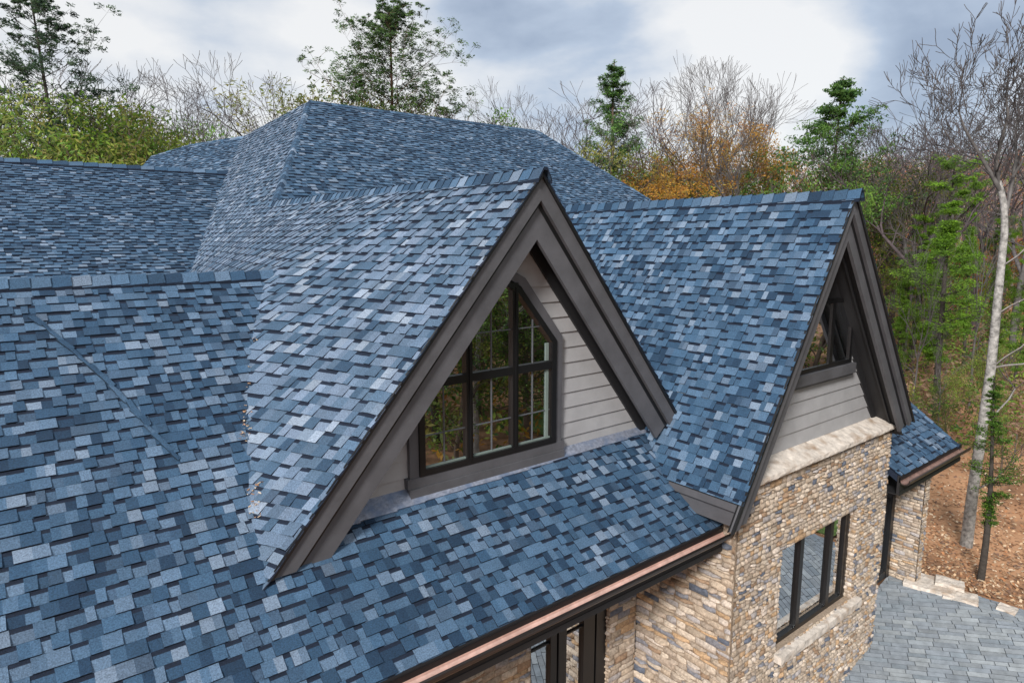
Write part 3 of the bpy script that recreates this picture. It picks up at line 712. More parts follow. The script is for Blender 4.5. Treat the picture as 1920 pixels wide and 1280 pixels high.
# paved patio: slabs laid aslant
def patio():
    sub = MB(); P = [(6.9, 5.33), (15.02, 5.33), (15.25, 4.5), (15.45, 3.2), (15.6, 1.2), (15.6, -.8), (6.9, -.8)]
    P2 = [(6.9, 5.33), (9.1, 5.33), (14.6, 5.33), (15.02, 5.33), (15.25, 4.5), (15.45, 3.2), (15.6, 1.2), (15.6, -.8), (14.6, -.8), (9.1, -.8), (6.9, -.8)]
    sub.face([(x, y, zpat(x)-.018) for x, y in P2[:2]+P2[9:]]); sub.face([(x, y, zpat(x)-.018) for x, y in (P2[1], P2[2], P2[8], P2[9])]); sub.face([(x, y, zpat(x)-.018) for x, y in P2[2:9]]); o = sub.build('paved_terrace', M_JOINT); tag(o, kind='structure')
    rnd = random.Random(6); mb = MB(); th = R(121-180); U = V((math.cos(th), math.sin(th))); W = V((-U.y, U.x)); O = V((11, 0))
    cv = ccw([p for p in P]); s = -12
    while s < 12:
        wd = rnd.uniform(.09, .13); t = -13-rnd.random()*.5
        while t < 13:
            ln = rnd.uniform(.20, .44); g_ = .006
            c4 = [O+U*(t+g_)+W*(s+g_), O+U*(t+ln-g_)+W*(s+g_), O+U*(t+ln-g_)+W*(s+wd-g_), O+U*(t+g_)+W*(s+wd-g_)]
            pl = clip(ccw([(p.x, p.y) for p in c4]), cv)
            if len(pl) > 2:
                v = rnd.uniform(.88, 1.12); c = rnd.choice([(.235, .265, .30), (.215, .25, .285), (.255, .285, .315), (.30, .33, .355), (.24, .265, .29), (.225, .255, .29)]); c = tuple(x*v for x in c)
                h = rnd.uniform(-.003, .004); tx, ty = rnd.uniform(-.006, .006), rnd.uniform(-.006, .006); cx, cy = pl[0]
                top = [(x, y, zpat(x)+h+(x-cx)*tx+(y-cy)*ty) for x, y in pl]; mb.face(top, c)
                for i in range(len(top)):
                    a, b = top[i], top[(i+1) % len(top)]; mb.face([a, (a[0], a[1], a[2]-.02), (b[0], b[1], b[2]-.02), b], tuple(x*.6 for x in c))
            t += ln
        s += wd
    k = mb.build('paving', M_PAVE); tag(k, kind='structure')
patio()
M_GRASS = mat('lawn_grass', (.10, .16, .035), .95, nscale=3, namt=.5, detail=8, bump=.8)
mb = MB(); 
for i in range(12):
    for j in range(12):
        f = lambda i, j: (15.7+i*.8, -8+j*.9, tz(15.7+i*.8, -8+j*.9)+.05)
        mb.face([f(i, j), f(i+1, j), f(i+1, j+1), f(i, j+1)])
k = mb.build('lawn', M_GRASS, smooth=True); tag(k, kind='structure')
# split stone slab at the terrace edge
def hitz(px, py, z):
    r = ray(px, py); return r*(z/r.z)
for k, (pa, pb, wd_, th_, zz, lab) in enumerate((((1703, 1086), (1800, 1112), .36, .13, -7.36, 'largest pale split stone slab at the edge of the slate terrace'), ((1775, 1112), (1842, 1130), .24, .10, -7.36, 'thinner pale stone slab butting against the largest slab at the terrace edge'),
        ((1760, 1096), (1815, 1112), .20, .07, -7.23, 'flat pale stone flake lying on top of the largest slab'), ((1880, 1138), (1915, 1152), .16, .09, -7.36, 'small pale stone slab by the right border, past the other slabs'))):
    a = hitz(*pa, -7.25); b = hitz(*pb, -7.25); hl = (b-a).length/2
    mb = MB(); slab(mb, -hl, hl, -wd_, wd_, 0, th_, 33+k, n=16, rough=.03); so_ = mb.build('stone_slab', M_SLAB)
    so_.location = ((a+b)/2).xy.to_3d()+V((.1, .1, zz)); so_.rotation_euler = (0, .015*k, math.atan2((b-a).y, (b-a).x)+.05*k); tag(so_, lab, 'stone slab', 'pale slabs at the terrace edge')

# ------------------------------------------------------------------ leaf litter scattered on the ground to the right
mb = MB(); rnd = random.Random(12)
LC = [(.34, .19, .10), (.45, .26, .14), (.25, .14, .08), (.52, .36, .22), (.40, .18, .08), (.17, .10, .07), (.60, .46, .32)]
for _ in range(46000):
    r = 50*(rnd.random()**1.5); t = rnd.uniform(-.75, .62); x = 13+r*math.cos(t); y = 4+r*math.sin(t)
    if x < 15.9-(y-1)*.12 and y < 5.4: continue
    z = tz(x, y)+.02; s = rnd.uniform(.014, .036)*(1+r*.035); a = rnd.random()*6.3; u = V((math.cos(a), math.sin(a), rnd.uniform(-.5, .5)))*s; v_ = V((-math.sin(a), math.cos(a), rnd.uniform(-.5, .5)))*s*.6
    c = V((x, y, z)); f = rnd.uniform(.7, 1.2); k = rnd.choice(LC); mb.face([c-u-v_, c+u-v_, c+u+v_, c-u+v_], (k[0]*f, k[1]*f, k[2]*f))
k = mb.build('fallen_leaves', M_LITTER); tag(k, 'brown fallen leaves covering the forest floor', 'fallen leaves', kind='stuff')

# ------------------------------------------------------------------ trees
def rdir(rnd):
    while True:
        v = V((rnd.uniform(-1, 1), rnd.uniform(-1, 1), rnd.uniform(-1, 1)))
        if .05 < v.length < 1: return v.normalized()
def clump(lm, rnd, p, rad, n, size, cols, flat=1.0):
    base = rnd.choice(cols); f0 = rnd.uniform(.75, 1.2)
    for _ in range(n):
        o = rdir(rnd)*rad*rnd.random()**.45; o.z *= flat; c = p+o; u = rdir(rnd); v_ = u.orthogonal().normalized(); s = size*rnd.uniform(.6, 1.3)
        f = f0*rnd.uniform(.75, 1.25); k = base if rnd.random() < .7 else rnd.choice(cols); k = (k[0]*f, k[1]*f, k[2]*f)
        a = c-u*s; b = c+u*s; lm.face([a, c+v_*s*.38, b, c-v_*s*.38], k)
BARKS = {'grey': (.11, .10, .10), 'dark': (.050, .042, .036), 'red': (.13, .075, .05), 'pale': (.36, .34, .32), 'mauve': (.085, .065, .07), 'brown': (.11, .08, .06)}
GREEN = [(.08, .17, .025), (.12, .24, .03), (.05, .12, .022), (.16, .28, .04)]
DGREEN = [(.06, .15, .035), (.10, .21, .045), (.04, .10, .03), (.13, .25, .05)]
LIME = [(.20, .31, .03), (.25, .34, .04), (.13, .22, .025), (.30, .34, .06)]
OLIVE = [(.20, .22, .05), (.26, .24, .06), (.12, .16, .03)]
GOLD = [(.42, .22, .03), (.50, .27, .035), (.36, .15, .025), (.38, .27, .05)]
ORANGE = [(.62, .20, .05), (.66, .30, .07), (.55, .16, .07), (.40, .26, .06)]
def bare(seed, H=12, spread=.55, fork=.32, bark='grey', twig=.0, leaves=None, ln=6, ls=.08, depth=6, r0=None, wob=.22, lean=(0, 0), forks=3, keep=1.0, decay=.74):
    rnd = random.Random(seed); wm = MB(); lm = MB(); c = BARKS[bark]; r0 = r0 or H*.0125
    def grow(p, d, L, r, dep):
        n = 4 if dep > 3 else 3; pts = [p]; rad = [r]; cur = p; dd = d.copy(); r1 = max(r*.68, .008)
        for i in range(n):
            dd = (dd+rdir(rnd)*wob+UP*.07).normalized(); cur = cur+dd*L/n; pts.append(cur); rad.append(r+(r1-r)*(i+1)/n)
        f = rnd.uniform(.8, 1.15); wm.tube(pts, rad, 6 if r > .06 else (4 if r > .02 else 3), (c[0]*f, c[1]*f, c[2]*f))
        if leaves and dep <= 2 and rnd.random() < keep: clump(lm, rnd, cur, .34, ln, ls, leaves)
        if dep == 0: return
        k = rnd.choice((2, 3)) if dep > 1 else forks
        for q2 in range(k):
            nd = (dd+rdir(rnd)*spread*1.25).normalized()
            if nd.z < -.1: nd.z = abs(nd.z)
            grow(cur, nd, L*rnd.uniform(decay-.08, decay+.1), r1*rnd.uniform(.62, .85), dep-1)
        if dep > 1:
            for i in range(1, n):
                if rnd.random() < .6: nd = (dd+rdir(rnd)*1.0).normalized(); grow(pts[i], nd, L*rnd.uniform(.4, .6), rad[i]*.45, dep-2 if dep > 2 else 0)
    base = V((0, 0, -.6)); n = 9; pts = []; rad = []; cur = base.copy(); top = H*fork
    for i in range(n+1):
        t = i/n; pts.append(V((lean[0]*t*t*H+math.sin(t*5+seed)*.012*H*t, lean[1]*t*t*H+math.cos(t*4+seed)*.010*H*t, -.6+(top+.6)*t))); rad.append(r0*(1-.3*t)*(1.35 if i == 0 else 1))
    wm.tube(pts, rad, 8, c)
    d = (pts[-1]-pts[-2]).normalized(); L = (H-top)*.30
    for q2 in range(forks): grow(pts[-1], (d+rdir(rnd)*spread).normalized() if q2 else (d+V((.1, 0, .5))).normalized(), L, r0*.58, depth-1)
    for i in range(4, n):
        if rnd.random() < .5: grow(pts[i], (V((rnd.uniform(-1, 1), rnd.uniform(-1, 1), .5))).normalized(), L*.6, r0*.25, 2)
    return finish(wm, lm, H)
def pine(seed, H=14, wid=.22, low=.3, bark='brown', cols=DGREEN, dens=1.0, shape='round', ls=.085, tuft=.26, r0=None, gap=.0, up=.25, ntuft=13, step=.34):
    rnd = random.Random(seed); wm = MB(); lm = MB(); c = BARKS[bark]; r0 = r0 or H*.0105
    n = 14; pts = []; rad = []
    for i in range(n+1):
        t = i/n; pts.append(V((math.sin(t*3.1+seed)*.016*H, math.cos(t*2.7+seed*2)*.014*H, -.6+(H+.4)*t))); rad.append(r0*(1-.9*t)+.012)
    wm.tube(pts, rad, 8, c)
    def at(t):
        i = min(int(t*n), n-1); return pts[i].lerp(pts[i+1], t*n-i)
    z = low*H
    while z < H*.985:
        t = z/H; u = (t-low)/(1-low)
        if shape == 'round': L = H*wid*math.sqrt(max(.02, 1-(u*1.05-.28)**2*1.6))*(1 if u < .8 else .75)
        elif shape == 'cone': L = H*wid*(1-u)**.85+.16
        else: L = H*wid*(.55+.45*math.sin(u*9+seed))*(1-u*.55)
        for q2 in range(rnd.choice((3, 4, 4, 5) if shape == 'cone' else (3, 3, 4, 5) if shape == 'round' else (2, 3, 4))):
            if rnd.random() < gap: continue
            a = rnd.random()*6.283; l = L*rnd.uniform(.5, 1.15); d = V((math.cos(a), math.sin(a), rnd.uniform(-.1, .2)+up*u)); p = at(t); bp = [p]; br = [max(.012, r0*(1-t)*.42)]; m = 5; cur = p; dd = d.normalized()
            for i in range(m):
                dd = (dd+rdir(rnd)*.2+UP*.09).normalized(); cur = cur+dd*l/m; bp.append(cur); br.append(br[0]*(1-(i+1)/m*.75))
            wm.tube(bp, br, 4, c)
            for i in range(1, m+1):
                nt = 3 if i > 2 else 2
                for _ in range(nt):
                    if i < 3 and rnd.random() > .45: continue
                    if rnd.random() > dens: continue
                    sd_ = (rdir(rnd)+dd*.5+UP*.2).normalized(); e2 = bp[i]+sd_*rnd.uniform(.2, .6)*min(1.3, l*.35); wm.tube([bp[i], e2], [br[i]*.55, .008], 3, c)
                    clump(lm, rnd, e2, tuft*rnd.uniform(.6, 1.2)*(1 if u < .75 else .65), ntuft, ls, cols, .5)
        z += step*rnd.uniform(.6, 1.4)*H/14
    clump(lm, rnd, pts[-1], tuft*.4, ntuft, ls, cols)
    return finish(wm, lm, H)
def finish(wm, lm, H):
    H = max([p[2] for p in wm.v]+[p[2] for p in lm.v])
    return (wm.mesh('trunk', M_BARK, smooth=True), lm.mesh('crown', M_LEAF) if lm.f else None, H)
NM = {}
def place(name, proto, px, top, dist, label, cat='tree', group=None, rot=0, wide=1.0, sx=None):
    if dist < 36 and px < 1600: dist = dist*1.12+9
    r = ray(px, 640); hx = V((r.x, r.y)).normalized()*dist
    rt = ray(px, top); z = rt.z*dist/math.hypot(rt.x, rt.y); zg = tz(hx.x, hx.y); H = z-zg; s = H/proto[2]
    o = empty(name, (hx.x, hx.y, zg)); tag(o, label, cat, group); o.rotation_euler = (0, 0, rot); o.scale = (s*wide, s*wide, s)
    t = bpy.data.objects.new('trunk', proto[0]); col.objects.link(t); t.parent = o
    if proto[1]: c = bpy.data.objects.new('crown', proto[1]); col.objects.link(c); c.parent = o
    return o
def basepos(px, py):
    """walk the view ray to the ground"""
    r = ray(px, py); d = 12
    while d < 200:
        p = r*(d/math.hypot(r.x, r.y))
        if p.z < tz(p.x, p.y): return d
        d += .25
    return 60
# left edge group
pBig = pine(1, 15, .25, .35, 'dark', [(.03, .075, .03), (.05, .10, .03), (.02, .05, .025)], .75, 'round', ls=.07, tuft=.26, up=.5, ntuft=30, step=.26)
pDense = pine(2, 13, .21, .22, 'brown', DGREEN, .85, 'cone', ls=.07, tuft=.31, ntuft=20, step=.27)
pMid = pine(3, 13, .33, .22, 'brown', DGREEN+GREEN[:1], .85, 'cone', ls=.07, tuft=.33, ntuft=18, up=.7, step=.36)
pSparse = pine(4, 14, .15, .30, 'dark', GREEN, .7, 'wave', ls=.07, tuft=.28, ntuft=13)
pTall = pine(5, 16, .20, .25, 'dark', [(.14, .28, .02), (.20, .36, .025), (.09, .18, .02)], .95, 'wave', ls=.062, tuft=.46, ntuft=34, step=.42)
bFan = bare(11, 12, .42, .40, 'grey', wob=.16, depth=6, decay=.78)
bWide = bare(12, 12, .62, .34, 'grey', wob=.24, depth=6)
bThin = bare(13, 11, .40, .35, 'grey', wob=.2, depth=5, forks=3)
bMauve = bare(14, 11, .5, .35, 'mauve', wob=.24, depth=6)
bBirch = bare(15, 15, .5, .50, 'pale', wob=.22, depth=6, r0=.15, lean=(.02, .03))
bGold = bare(16, 10, .55, .25, 'brown', leaves=GOLD, ln=24, ls=.06, depth=5, keep=1)
bOrange = bare(17, 7, .6, .2, 'brown', leaves=ORANGE, ln=10, ls=.07, depth=5)
bLime = bare(18, 8, .6, .22, 'brown', leaves=LIME+OLIVE+GREEN[:2], ln=30, ls=.052, depth=5)
bOlive = bare(19, 8, .55, .25, 'brown', leaves=OLIVE, ln=16, ls=.075, depth=5, keep=.7)
bGreenS = bare(20, 8, .5, .22, 'brown', leaves=GREEN, ln=26, ls=.052, depth=5, keep=.9)
T = place
T('pine_tree', pBig, 132, -25, 27, 'tall sparse dark pine with open branches at upper left', 'pine', rot=1, wide=1.0)
T('pine_tree', pSparse, 22, 60, 30, 'thin open pine at the left border beside the tall sparse pine', 'pine', rot=2)
for i, (px, top, d, pr, lab) in enumerate(((20, 165, 24, bLime, 'lime green bushy tree at the left border above the roof ridge'), (75, 178, 26, bLime, 'second lime green tree from the left border'), (118, 172, 25, bLime, 'lime green tree around the foot of the tall sparse pine'),
        (190, 205, 26, bLime, 'lime green bushy tree just right of the tall sparse pine'), (245, 232, 27, bOlive, 'olive tree with thin leaves under the bare forked tree'), (300, 205, 30, bOlive, 'olive tree with a pointed crown left of the hip roof'), (352, 190, 29, bGreenS, 'small green tree with upright crown left of the hip roof'), (388, 205, 31, bGreenS, 'small green tree nearest to the left end of the hip roof'),
        (155, 235, 22, bLime, 'low lime green tree in front of its neighbours behind the left ridge'), (50, 235, 21, bLime, 'low lime green tree close behind the left end of the ridge'), (270, 258, 24, bLime, 'low yellow green tree behind the middle of the left ridge'), (335, 258, 25, bOlive, 'low olive tree beside the left corner of the hip roof'), (210, 262, 22, bLime, 'low yellow green bush tree between the taller ones behind the left ridge'))):
    T('leafy_tree', pr, px, top, d, lab, 'tree', 'green trees behind the left ridge', rot=i*1.3, wide=1.15)
T('bare_tree', bWide, 240, 92, 28, 'leafless tree with forked branches right of the tall sparse pine', 'bare tree', rot=.5, wide=.9)
T('bare_tree', bThin, 175, 120, 34, 'thin leafless tree behind the tall sparse pine', 'bare tree', rot=2, wide=1.2)
T('bare_tree', bMauve, 310, 170, 33, 'low leafless mauve tree left of the hip roof', 'bare tree', rot=3)
T('bare_tree', bWide, 530, 98, 32, 'wide leafless tree behind the left hip of the main roof', 'bare tree', rot=2.2, wide=1.1)
T('bare_tree', bMauve, 470, 150, 35, 'low leafless tree left of the wide one behind the hip', 'bare tree', rot=1.2)
T('leafy_tree', bOlive, 605, 140, 30, 'thin olive tree left of the big round pine', 'tree', rot=.7)
T('leafy_tree', bOlive, 665, 165, 33, 'low thin tree under the left side of the big round pine', 'tree', rot=2.7)
T('pine_tree', pine(6, 15, .27, .42, 'red', [(.055, .12, .022), (.09, .17, .03), (.035, .08, .02)], .95, 'round', ls=.07, tuft=.27, up=.4, ntuft=34, step=.19), 742, -12, 27, 'big round crowned pine with reddish trunk above the main ridge', 'pine', rot=.3)
T('leafy_tree', bGreenS, 815, 150, 31, 'green tree under the right side of the big round pine', 'tree', rot=1.9)
T('leafy_tree', bOlive, 780, 185, 29, 'low yellow olive tree just over the main ridge', 'tree', rot=1)
for i, (px, top, d, pr, lab, wd) in enumerate(((920, 185, 38, bMauve, 'low reddish leafless tree left of the tree row behind the ridge end', 1.1), (978, 140, 34, bWide, 'leafless tree with wide fork above the right end of the main ridge', .8), (1050, 150, 35, bThin, 'leafless tree left of the dense dark pine', 1.5), (1085, 165, 38, bMauve, 'twiggy leafless tree touching the dense dark pine on the left', 1),
        (1240, 145, 34, bMauve, 'twiggy leafless tree right of the dense dark pine', 1), (1322, 80, 33, bFan, 'tall fan shaped leafless tree behind the golden trees', 1.0), (1385, 150, 36, bFan, 'smaller fan shaped leafless tree right of the tall one', .8), (1452, 135, 35, bThin, 'slim leafless tree left of the bright green pine', 1.0), (1285, 170, 40, bThin, 'thin leafless tree left of the tall fan shaped one', 1.2))):
    T('bare_tree', pr, px, top, d, lab, 'bare tree', 'bare trees behind the house', rot=i*1.7+.4, wide=wd)
T('pine_tree', pDense, 1150, 112, 29, 'dense narrow dark green pine behind the right hip of the main roof', 'pine', rot=.2, wide=1.15)
for i, (px, top, d, lab, wd) in enumerate(((1262, 180, 29, 'tallest golden orange tree between the main hip and the right gable', .95), (1340, 240, 30, 'golden tree behind the middle of the right gable ridge', 1.1), (1215, 255, 31, 'orange tree just right of the dense dark pine', 1), (1310, 275, 26, 'low golden tree close behind the right gable ridge', 1.2), (1395, 290, 33, 'pale golden tree left of the bright green pine', 1), (1235, 300, 25, 'low golden tree over the end of the main hip', 1.1), (1455, 320, 34, 'low golden tree under the bright green pine', 1.2))):
    T('golden_tree', bGold, px, top, d, lab, 'autumn tree', 'golden trees behind the right gable', rot=i*1.1, wide=wd)
T('leafy_tree', bOlive, 1165, 255, 27, 'olive and rust tree below the dense dark pine', 'tree', rot=1)
T('leafy_tree', bGreenS, 1195, 300, 24, 'low green tree by the foot of the main hip', 'tree', rot=2)
T('leafy_tree', bGreenS, 1412, 278, 31, 'small green tree left of the bright green pine', 'tree', rot=4)
T('pine_tree', pMid, 1535, 146, 27, 'broad bright green pine behind the peak of the right gable', 'pine', rot=.8, wide=1.25)
T('leafy_tree', bLime, 1585, 275, 25, 'yellow green tree close behind the right gable peak', 'tree', rot=3)
T('leafy_tree', bGreenS, 1490, 300, 26, 'low green tree behind the right gable ridge', 'tree', rot=5)
# right side
for i, (px, top, d, pr, lab, wd) in enumerate(((1665, 215, 40, bMauve, 'reddish leafless tree right of the gable peak', 1.1), (1712, 190, 36, bMauve, 'leafless tree with a purple tinge between the gable and the birch', 1.1), (1760, 205, 42, bWide, 'wide leafless tree behind the green pines at the right', 1.0), (1640, 260, 48, bThin, 'thin leafless tree low behind the gable peak', 1.3), (1900, 180, 38, bWide, 'dark leafless tree by the right border', 1.0), (1820, 190, 44, bMauve, 'leafless tree behind the crown of the pale birch', 1.1), (1735, 260, 50, bMauve, 'low leafless tree far back on the slope', 1.3), (1655, 240, 42, bWide, 'leafless tree just right of the gable peak', .7), (1690, 205, 39, bThin, 'slim leafless tree in the gap right of the gable peak', 1.3), (1745, 185, 41, bThin, 'slim leafless tree left of the pale trunk crown', 1.4), (1870, 260, 52, bMauve, 'low leafless tree far back behind the birch trunk', 1.3))):
    T('bare_tree', pr, px, top, d, lab, 'bare tree', 'bare trees on the slope at the right', rot=i*2.1+.4, wide=wd)
# pale trunk, built straight through the points it passes
wm = MB(); db = basepos(1812, 1028)
def onray(px, py, d): r = ray(px, py); return r*(d/math.hypot(r.x, r.y))
tp = [onray(x, y, db+k) for x, y, k in ((1808, 1050, 0), (1812, 1020, 0), (1824, 920, .1), (1842, 800, .2), (1858, 690, .3), (1868, 590, .4), (1877, 500, .45), (1884, 430, .5), (1882, 380, .5), (1872, 340, .5))]
bo = tp[1].copy(); b0_ = V((bo.x, bo.y, tz(bo.x, bo.y)))
wm.tube([p-b0_ for p in tp], [.165, .135, .12, .11, .10, .092, .082, .074, .068, .06], 10, (.30, .285, .27))
rnd = random.Random(9); tw = MB()
def twg(p, d, L, r, dep, c=(.085, .075, .075)):
    pts = [p]; rad = [r]; cur = p; dd = d
    for i in range(4): dd = (dd+rdir(rnd)*.22+UP*.08).normalized(); cur = cur+dd*L/4; pts.append(cur); rad.append(max(.007, r*(1-.1*(i+1))))
    tw.tube(pts, rad, 5 if r > .03 else 3, c)
    if dep == 0: return
    for i in range(rnd.choice((2, 3))): twg(cur, (dd+rdir(rnd)*.62).normalized(), L*rnd.uniform(.62, .85), max(.007, rad[-1]*.68), dep-1)
    for i in (1, 2, 3):
        if rnd.random() < .6: twg(pts[i], (dd+rdir(rnd)*.9).normalized(), L*.5, max(.007, rad[i]*.4), max(0, dep-2))
for li, (pp, r0_, nd) in enumerate(((((1877, 360), (1856, 322), (1828, 275), (1808, 240), (1798, 210)), .052, 5), (((1886, 400), (1896, 350), (1906, 295), (1903, 255), (1908, 220)), .050, 5), (((1872, 352), (1868, 300), (1880, 255), (1890, 215), (1886, 175)), .048, 5), (((1842, 300), (1812, 292), (1785, 265), (1765, 235)), .028, 4), (((1900, 330), (1925, 290), (1945, 240)), .035, 4))):
    L_ = [onray(x, y, db+.5+(k*.25 if li % 2 else -k*.2))-b0_ for k, (x, y) in enumerate(pp)]; m = len(L_)
    rr = [r0_*(1-.72*k/(m-1)) for k in range(m)]; tw.tube(L_, rr, 6, (.13, .12, .115))
    for k in range(1, m):
        dd = (L_[k]-L_[k-1]).normalized()
        for _ in range(3 if k < m-1 else 4): twg(L_[k].lerp(L_[k-1], rnd.random()*.8 if k < m-1 else 0), (dd+rdir(rnd)*.75).normalized(), rnd.uniform(.45, .85), rr[k]*.5, 3 if k > 1 else 2)
for (i, dx, L) in ((3, (1, -.2, .4), 1.4), (4, (.6, -.9, .5), 1.2), (4, (.5, -.8, .9), 1.5), (5, (.6, -.9, .5), 1.3), (6, (.6, -.9, .6), 1.6), (2, (.5, -.9, .4), .8)):
    twg(tp[i]-b0_, V(dx).normalized(), L, .028, 2, (.22, .20, .19))
bt = empty('birch_tree', b0_); tag(bt, 'leaning pale grey trunk with a bare crown standing on the brown slope', 'bare tree')
wm.build('trunk', mat('pale_bark', (1, 1, 1), .9, attr=True, nscale=9, namt=.75, bump=1, bscale=16, detail=8), bt, smooth=True); tw.build('crown', M_BARK, bt, smooth=True)
# dark trunks with green tufts, placed by where their foot stands
for i, (px, foot, top, pr, lab, nm, cat, wd) in enumerate((
    (1762, 778, 285, pTall, 'tall dark trunked green pine left of the leaning pale trunk', 'pine_tree', 'pine', 1.25),
    (1882, 1100, 705, pSparse, 'young dark pine with bright tufts nearest to the right border', 'pine_tree', 'pine', 1.5),
    (1715, 700, 395, pTall, 'green pine just right of the gable rake', 'pine_tree', 'pine', 1.1),
    (1905, 640, 300, pTall, 'green pine behind the birch at the right border', 'pine_tree', 'pine', 1.2),
    (1805, 700, 330, pTall, 'green pine between the dark pine and the pale trunk', 'pine_tree', 'pine', .8),
    (1795, 870, 700, bGreenS, 'green sapling below the dark pine', 'sapling', 'tree', .6),
    (1905, 900, 640, bLime, 'yellow green sapling right of the pale trunk', 'sapling', 'tree', .6),
    (1690, 690, 460, pSparse, 'thin green pine closest to the gable rake', 'pine_tree', 'pine', 1.2),
    (1850, 640, 380, pSparse, 'thin green pine behind the pale trunk', 'pine_tree', 'pine', 1.3),
    (1790, 600, 420, pSparse, 'thin green pine far behind the dark pine', 'pine_tree', 'pine', 1.3),
    (1655, 600, 400, pSparse, 'thin green pine right behind the gable peak', 'pine_tree', 'pine', 1.2),
    (1735, 690, 300, bThin, 'tall leafless trunk between the gable rake and the dark pine', 'bare_tree', 'bare tree', .5),
    (1830, 770, 360, bThin, 'tall leafless trunk just left of the pale trunk', 'bare_tree', 'bare tree', .5),
    (1660, 520, 378, bOrange, 'orange leaved shrub right of the gable peak', 'autumn_shrub', 'shrub', 1.1),
    (1695, 560, 420, bOrange, 'orange shrub below its twin beside the gable rake', 'autumn_shrub', 'shrub', 1.2),
    (1830, 600, 440, bOrange, 'orange shrub seen between the green pines', 'autumn_shrub', 'shrub', 1.2),
    (1900, 560, 420, bOrange, 'orange shrub at the right border', 'autumn_shrub', 'shrub', 1.2),
    (1780, 620, 500, bOrange, 'rust coloured shrub behind the dark pine', 'autumn_shrub', 'shrub', 1.2),
    (1742, 560, 330, bMauve, 'thin bare tree left of the dark pine', 'bare_tree', 'bare tree', .8),
    (1683, 760, 520, pTall, 'green pine with its foot hidden by the gable rake', 'pine_tree', 'pine', 1.0),
    (1740, 700, 420, pTall, 'slim green pine standing left behind the dark pine', 'pine_tree', 'pine', .9),
    (1868, 720, 400, pTall, 'green pine partly hidden by the pale trunk', 'pine_tree', 'pine', .9),
    (1915, 760, 460, pTall, 'green pine cut by the right border halfway up', 'pine_tree', 'pine', .9),
    (1700, 600, 360, pTall, 'green pine far back beside the gable peak', 'pine_tree', 'pine', 1.0),
    (1722, 790, 470, bThin, 'slender bare trunk near the rake foot', 'bare_tree', 'bare tree', .5),
    (1700, 700, 350, bThin, 'slender bare tree rising beside the gable rake', 'bare_tree', 'bare tree', .6),
    (1775, 830, 600, bThin, 'small bare tree below the dark pine', 'bare_tree', 'bare tree', .5))):
    T(nm, pr, px, top, basepos(px, foot), lab, cat, rot=i*1.9, wide=wd)
# trees in front of the house, seen only in the window glass
for i, (x, y, pr, H) in enumerate(((12.6, -5.2, bBirch, 13), (14.5, -4.5, pMid, 9), (11.2, -4.2, bLime, 6.5), (16.2, -3.6, bGreenS, 7), (13.2, -6.6, pTall, 9), (17.5, -5.5, bLime, 8), (12, -7, pTall, 11), (15.5, -9, pMid, 12), (19.5, -8.5, pDense, 11), (8.5, -7, pMid, 11), (23, -6, pTall, 13), (13, -12, bGreenS, 9), (18, -13, pMid, 13), (22.5, -12, pTall, 14), (9, -12, pTall, 12),
    (27, -9, pMid, 14), (26, -3, bLime, 8), (30, -4, pMid, 13), (15, -17, pMid, 14), (21, -18, pDense, 13), (28, -15, pMid, 14), (34, -11, pTall, 15), (11, -18, pMid, 14), (26, -22, pMid, 15), (18, -24, pMid, 15), (36, -3, bGold, 9), (35, -19, pMid, 15), (5, -14, pMid, 13), (41, -8, pMid, 14))):
    o = empty('garden_tree', (x, y, tz(x, y))); s = H/pr[2]; o.scale = (s*1.2, s*1.2, s); o.rotation_euler = (0, 0, i*1.4)
    tag(o, 'tree on the lawn in front of the house, mirrored in the window panes', 'tree', 'trees mirrored in the windows')
    t = bpy.data.objects.new('trunk', pr[0]); col.objects.link(t); t.parent = o
    if pr[1]: t = bpy.data.objects.new('crown', pr[1]); col.objects.link(t); t.parent = o
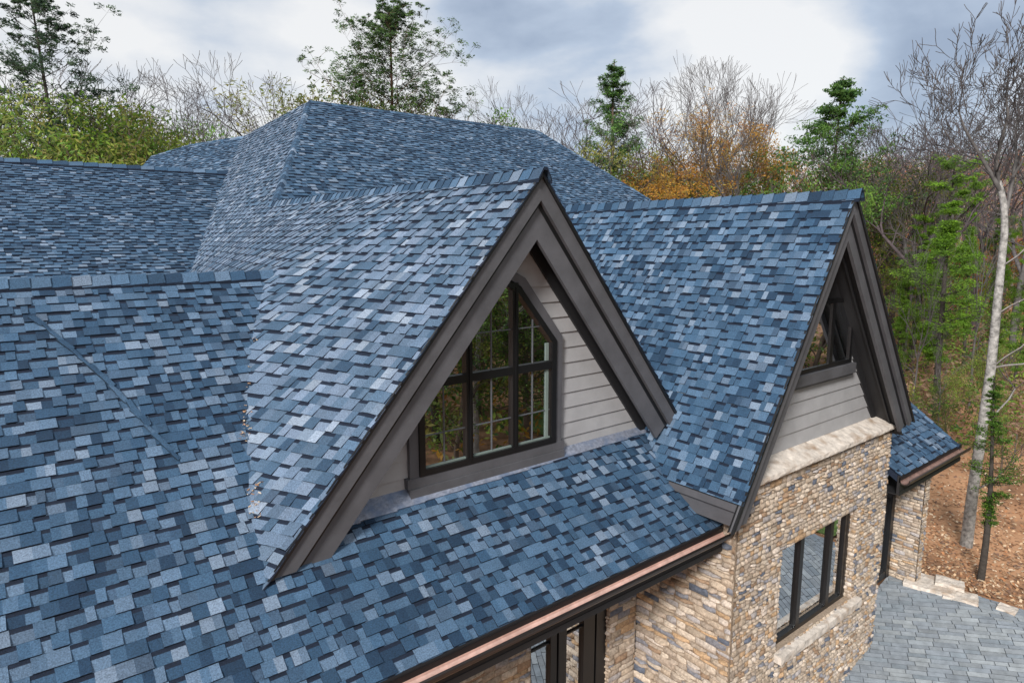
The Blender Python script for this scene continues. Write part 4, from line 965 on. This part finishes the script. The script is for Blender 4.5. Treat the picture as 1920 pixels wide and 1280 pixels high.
# far wood on the slope: one mass of bare stems, twigs and thin coloured crowns
wm = MB(); lm = MB(); rnd = random.Random(55)
MIX = [(.46, .32, .33), (.50, .34, .32), (.40, .30, .35), (.55, .33, .24), (.62, .28, .14), (.66, .25, .09), (.14, .28, .04), (.22, .34, .04), (.52, .38, .35)]
for i in range(1100):
    px = rnd.uniform(-250, 2250); d = 46+rnd.random()**.8*95
    if rnd.random() < .55: px = rnd.uniform(1560, 2150); d = 52+rnd.random()*90
    r = ray(px, 640); h = V((r.x, r.y)).normalized()*d; zg = tz(h.x, h.y); H = rnd.uniform(6, 9.5)*(1 if d < 90 else .8); b = V((h.x, h.y, zg))
    c = rnd.choice([(.20, .15, .14), (.30, .26, .25), (.13, .09, .08), (.24, .17, .17)]); kc = rnd.choice(MIX)
    top = b+V((rnd.uniform(-.4, .4), rnd.uniform(-.4, .4), H)); wm.tube([b, b.lerp(top, .5), top], [.07, .05, .015], 3, c)
    for _ in range(16):
        t = rnd.uniform(.35, .98); p = b.lerp(top, t); q2 = p+V((rnd.uniform(-1, 1), rnd.uniform(-1, 1), rnd.uniform(.4, 1.3)))*(1.5-t*.6); wm.tube([p, q2], [.02, .008], 3, c)
        if rnd.random() < .8:
            clump(lm, rnd, q2, .55, 8, .12, [kc, rnd.choice(MIX)])
o = wm.build('far_wood', M_BARK); tag(o, 'mass of bare autumn stems on the far slope', 'wood', kind='stuff')
o = lm.build('far_foliage', M_LEAF); tag(o, 'mass of thin rust and mauve crowns on the far slope', 'wood', kind='stuff')
# undergrowth on the slope at the right
lm = MB()
for i in range(3400):
    px = rnd.uniform(1610, 2020); py = 330+rnd.random()**1.3*540; d = basepos(px, py)
    if d > 190 or d < 17: continue
    r = ray(px, py); p = r*(d/math.hypot(r.x, r.y)); k = rnd.choice([ORANGE, GREEN, LIME, GREEN, ORANGE, [(.52, .36, .33)], [(.60, .36, .27)], ORANGE]) if py < 600 else rnd.choice([GREEN, LIME, [(.36, .22, .15)], [(.3, .2, .13)]])
    if rnd.random() < (d-18)/14: clump(lm, rnd, p+V((0, 0, rnd.uniform(.1, 1.4))), rnd.uniform(.2, .75), 14, .045+d*.0014, k)
o = lm.build('undergrowth', M_LEAF); tag(o, 'green and rust undergrowth scattered over the wooded slope', 'undergrowth', kind='stuff')
# shrubs under the garden trees
lm = MB()
for i in range(900):
    x, y = rnd.uniform(9, 34), rnd.uniform(-20, -3.2); k = rnd.choice([GREEN, LIME, OLIVE, GOLD, DGREEN])
    clump(lm, rnd, V((x, y, tz(x, y)+rnd.random()**1.4*3.2)), rnd.uniform(.4, .9), 16, .13, k)
o = lm.build('garden_shrubs', M_LEAF); tag(o, 'mixed green and golden shrubs mirrored in the window panes', 'shrubs', kind='stuff')
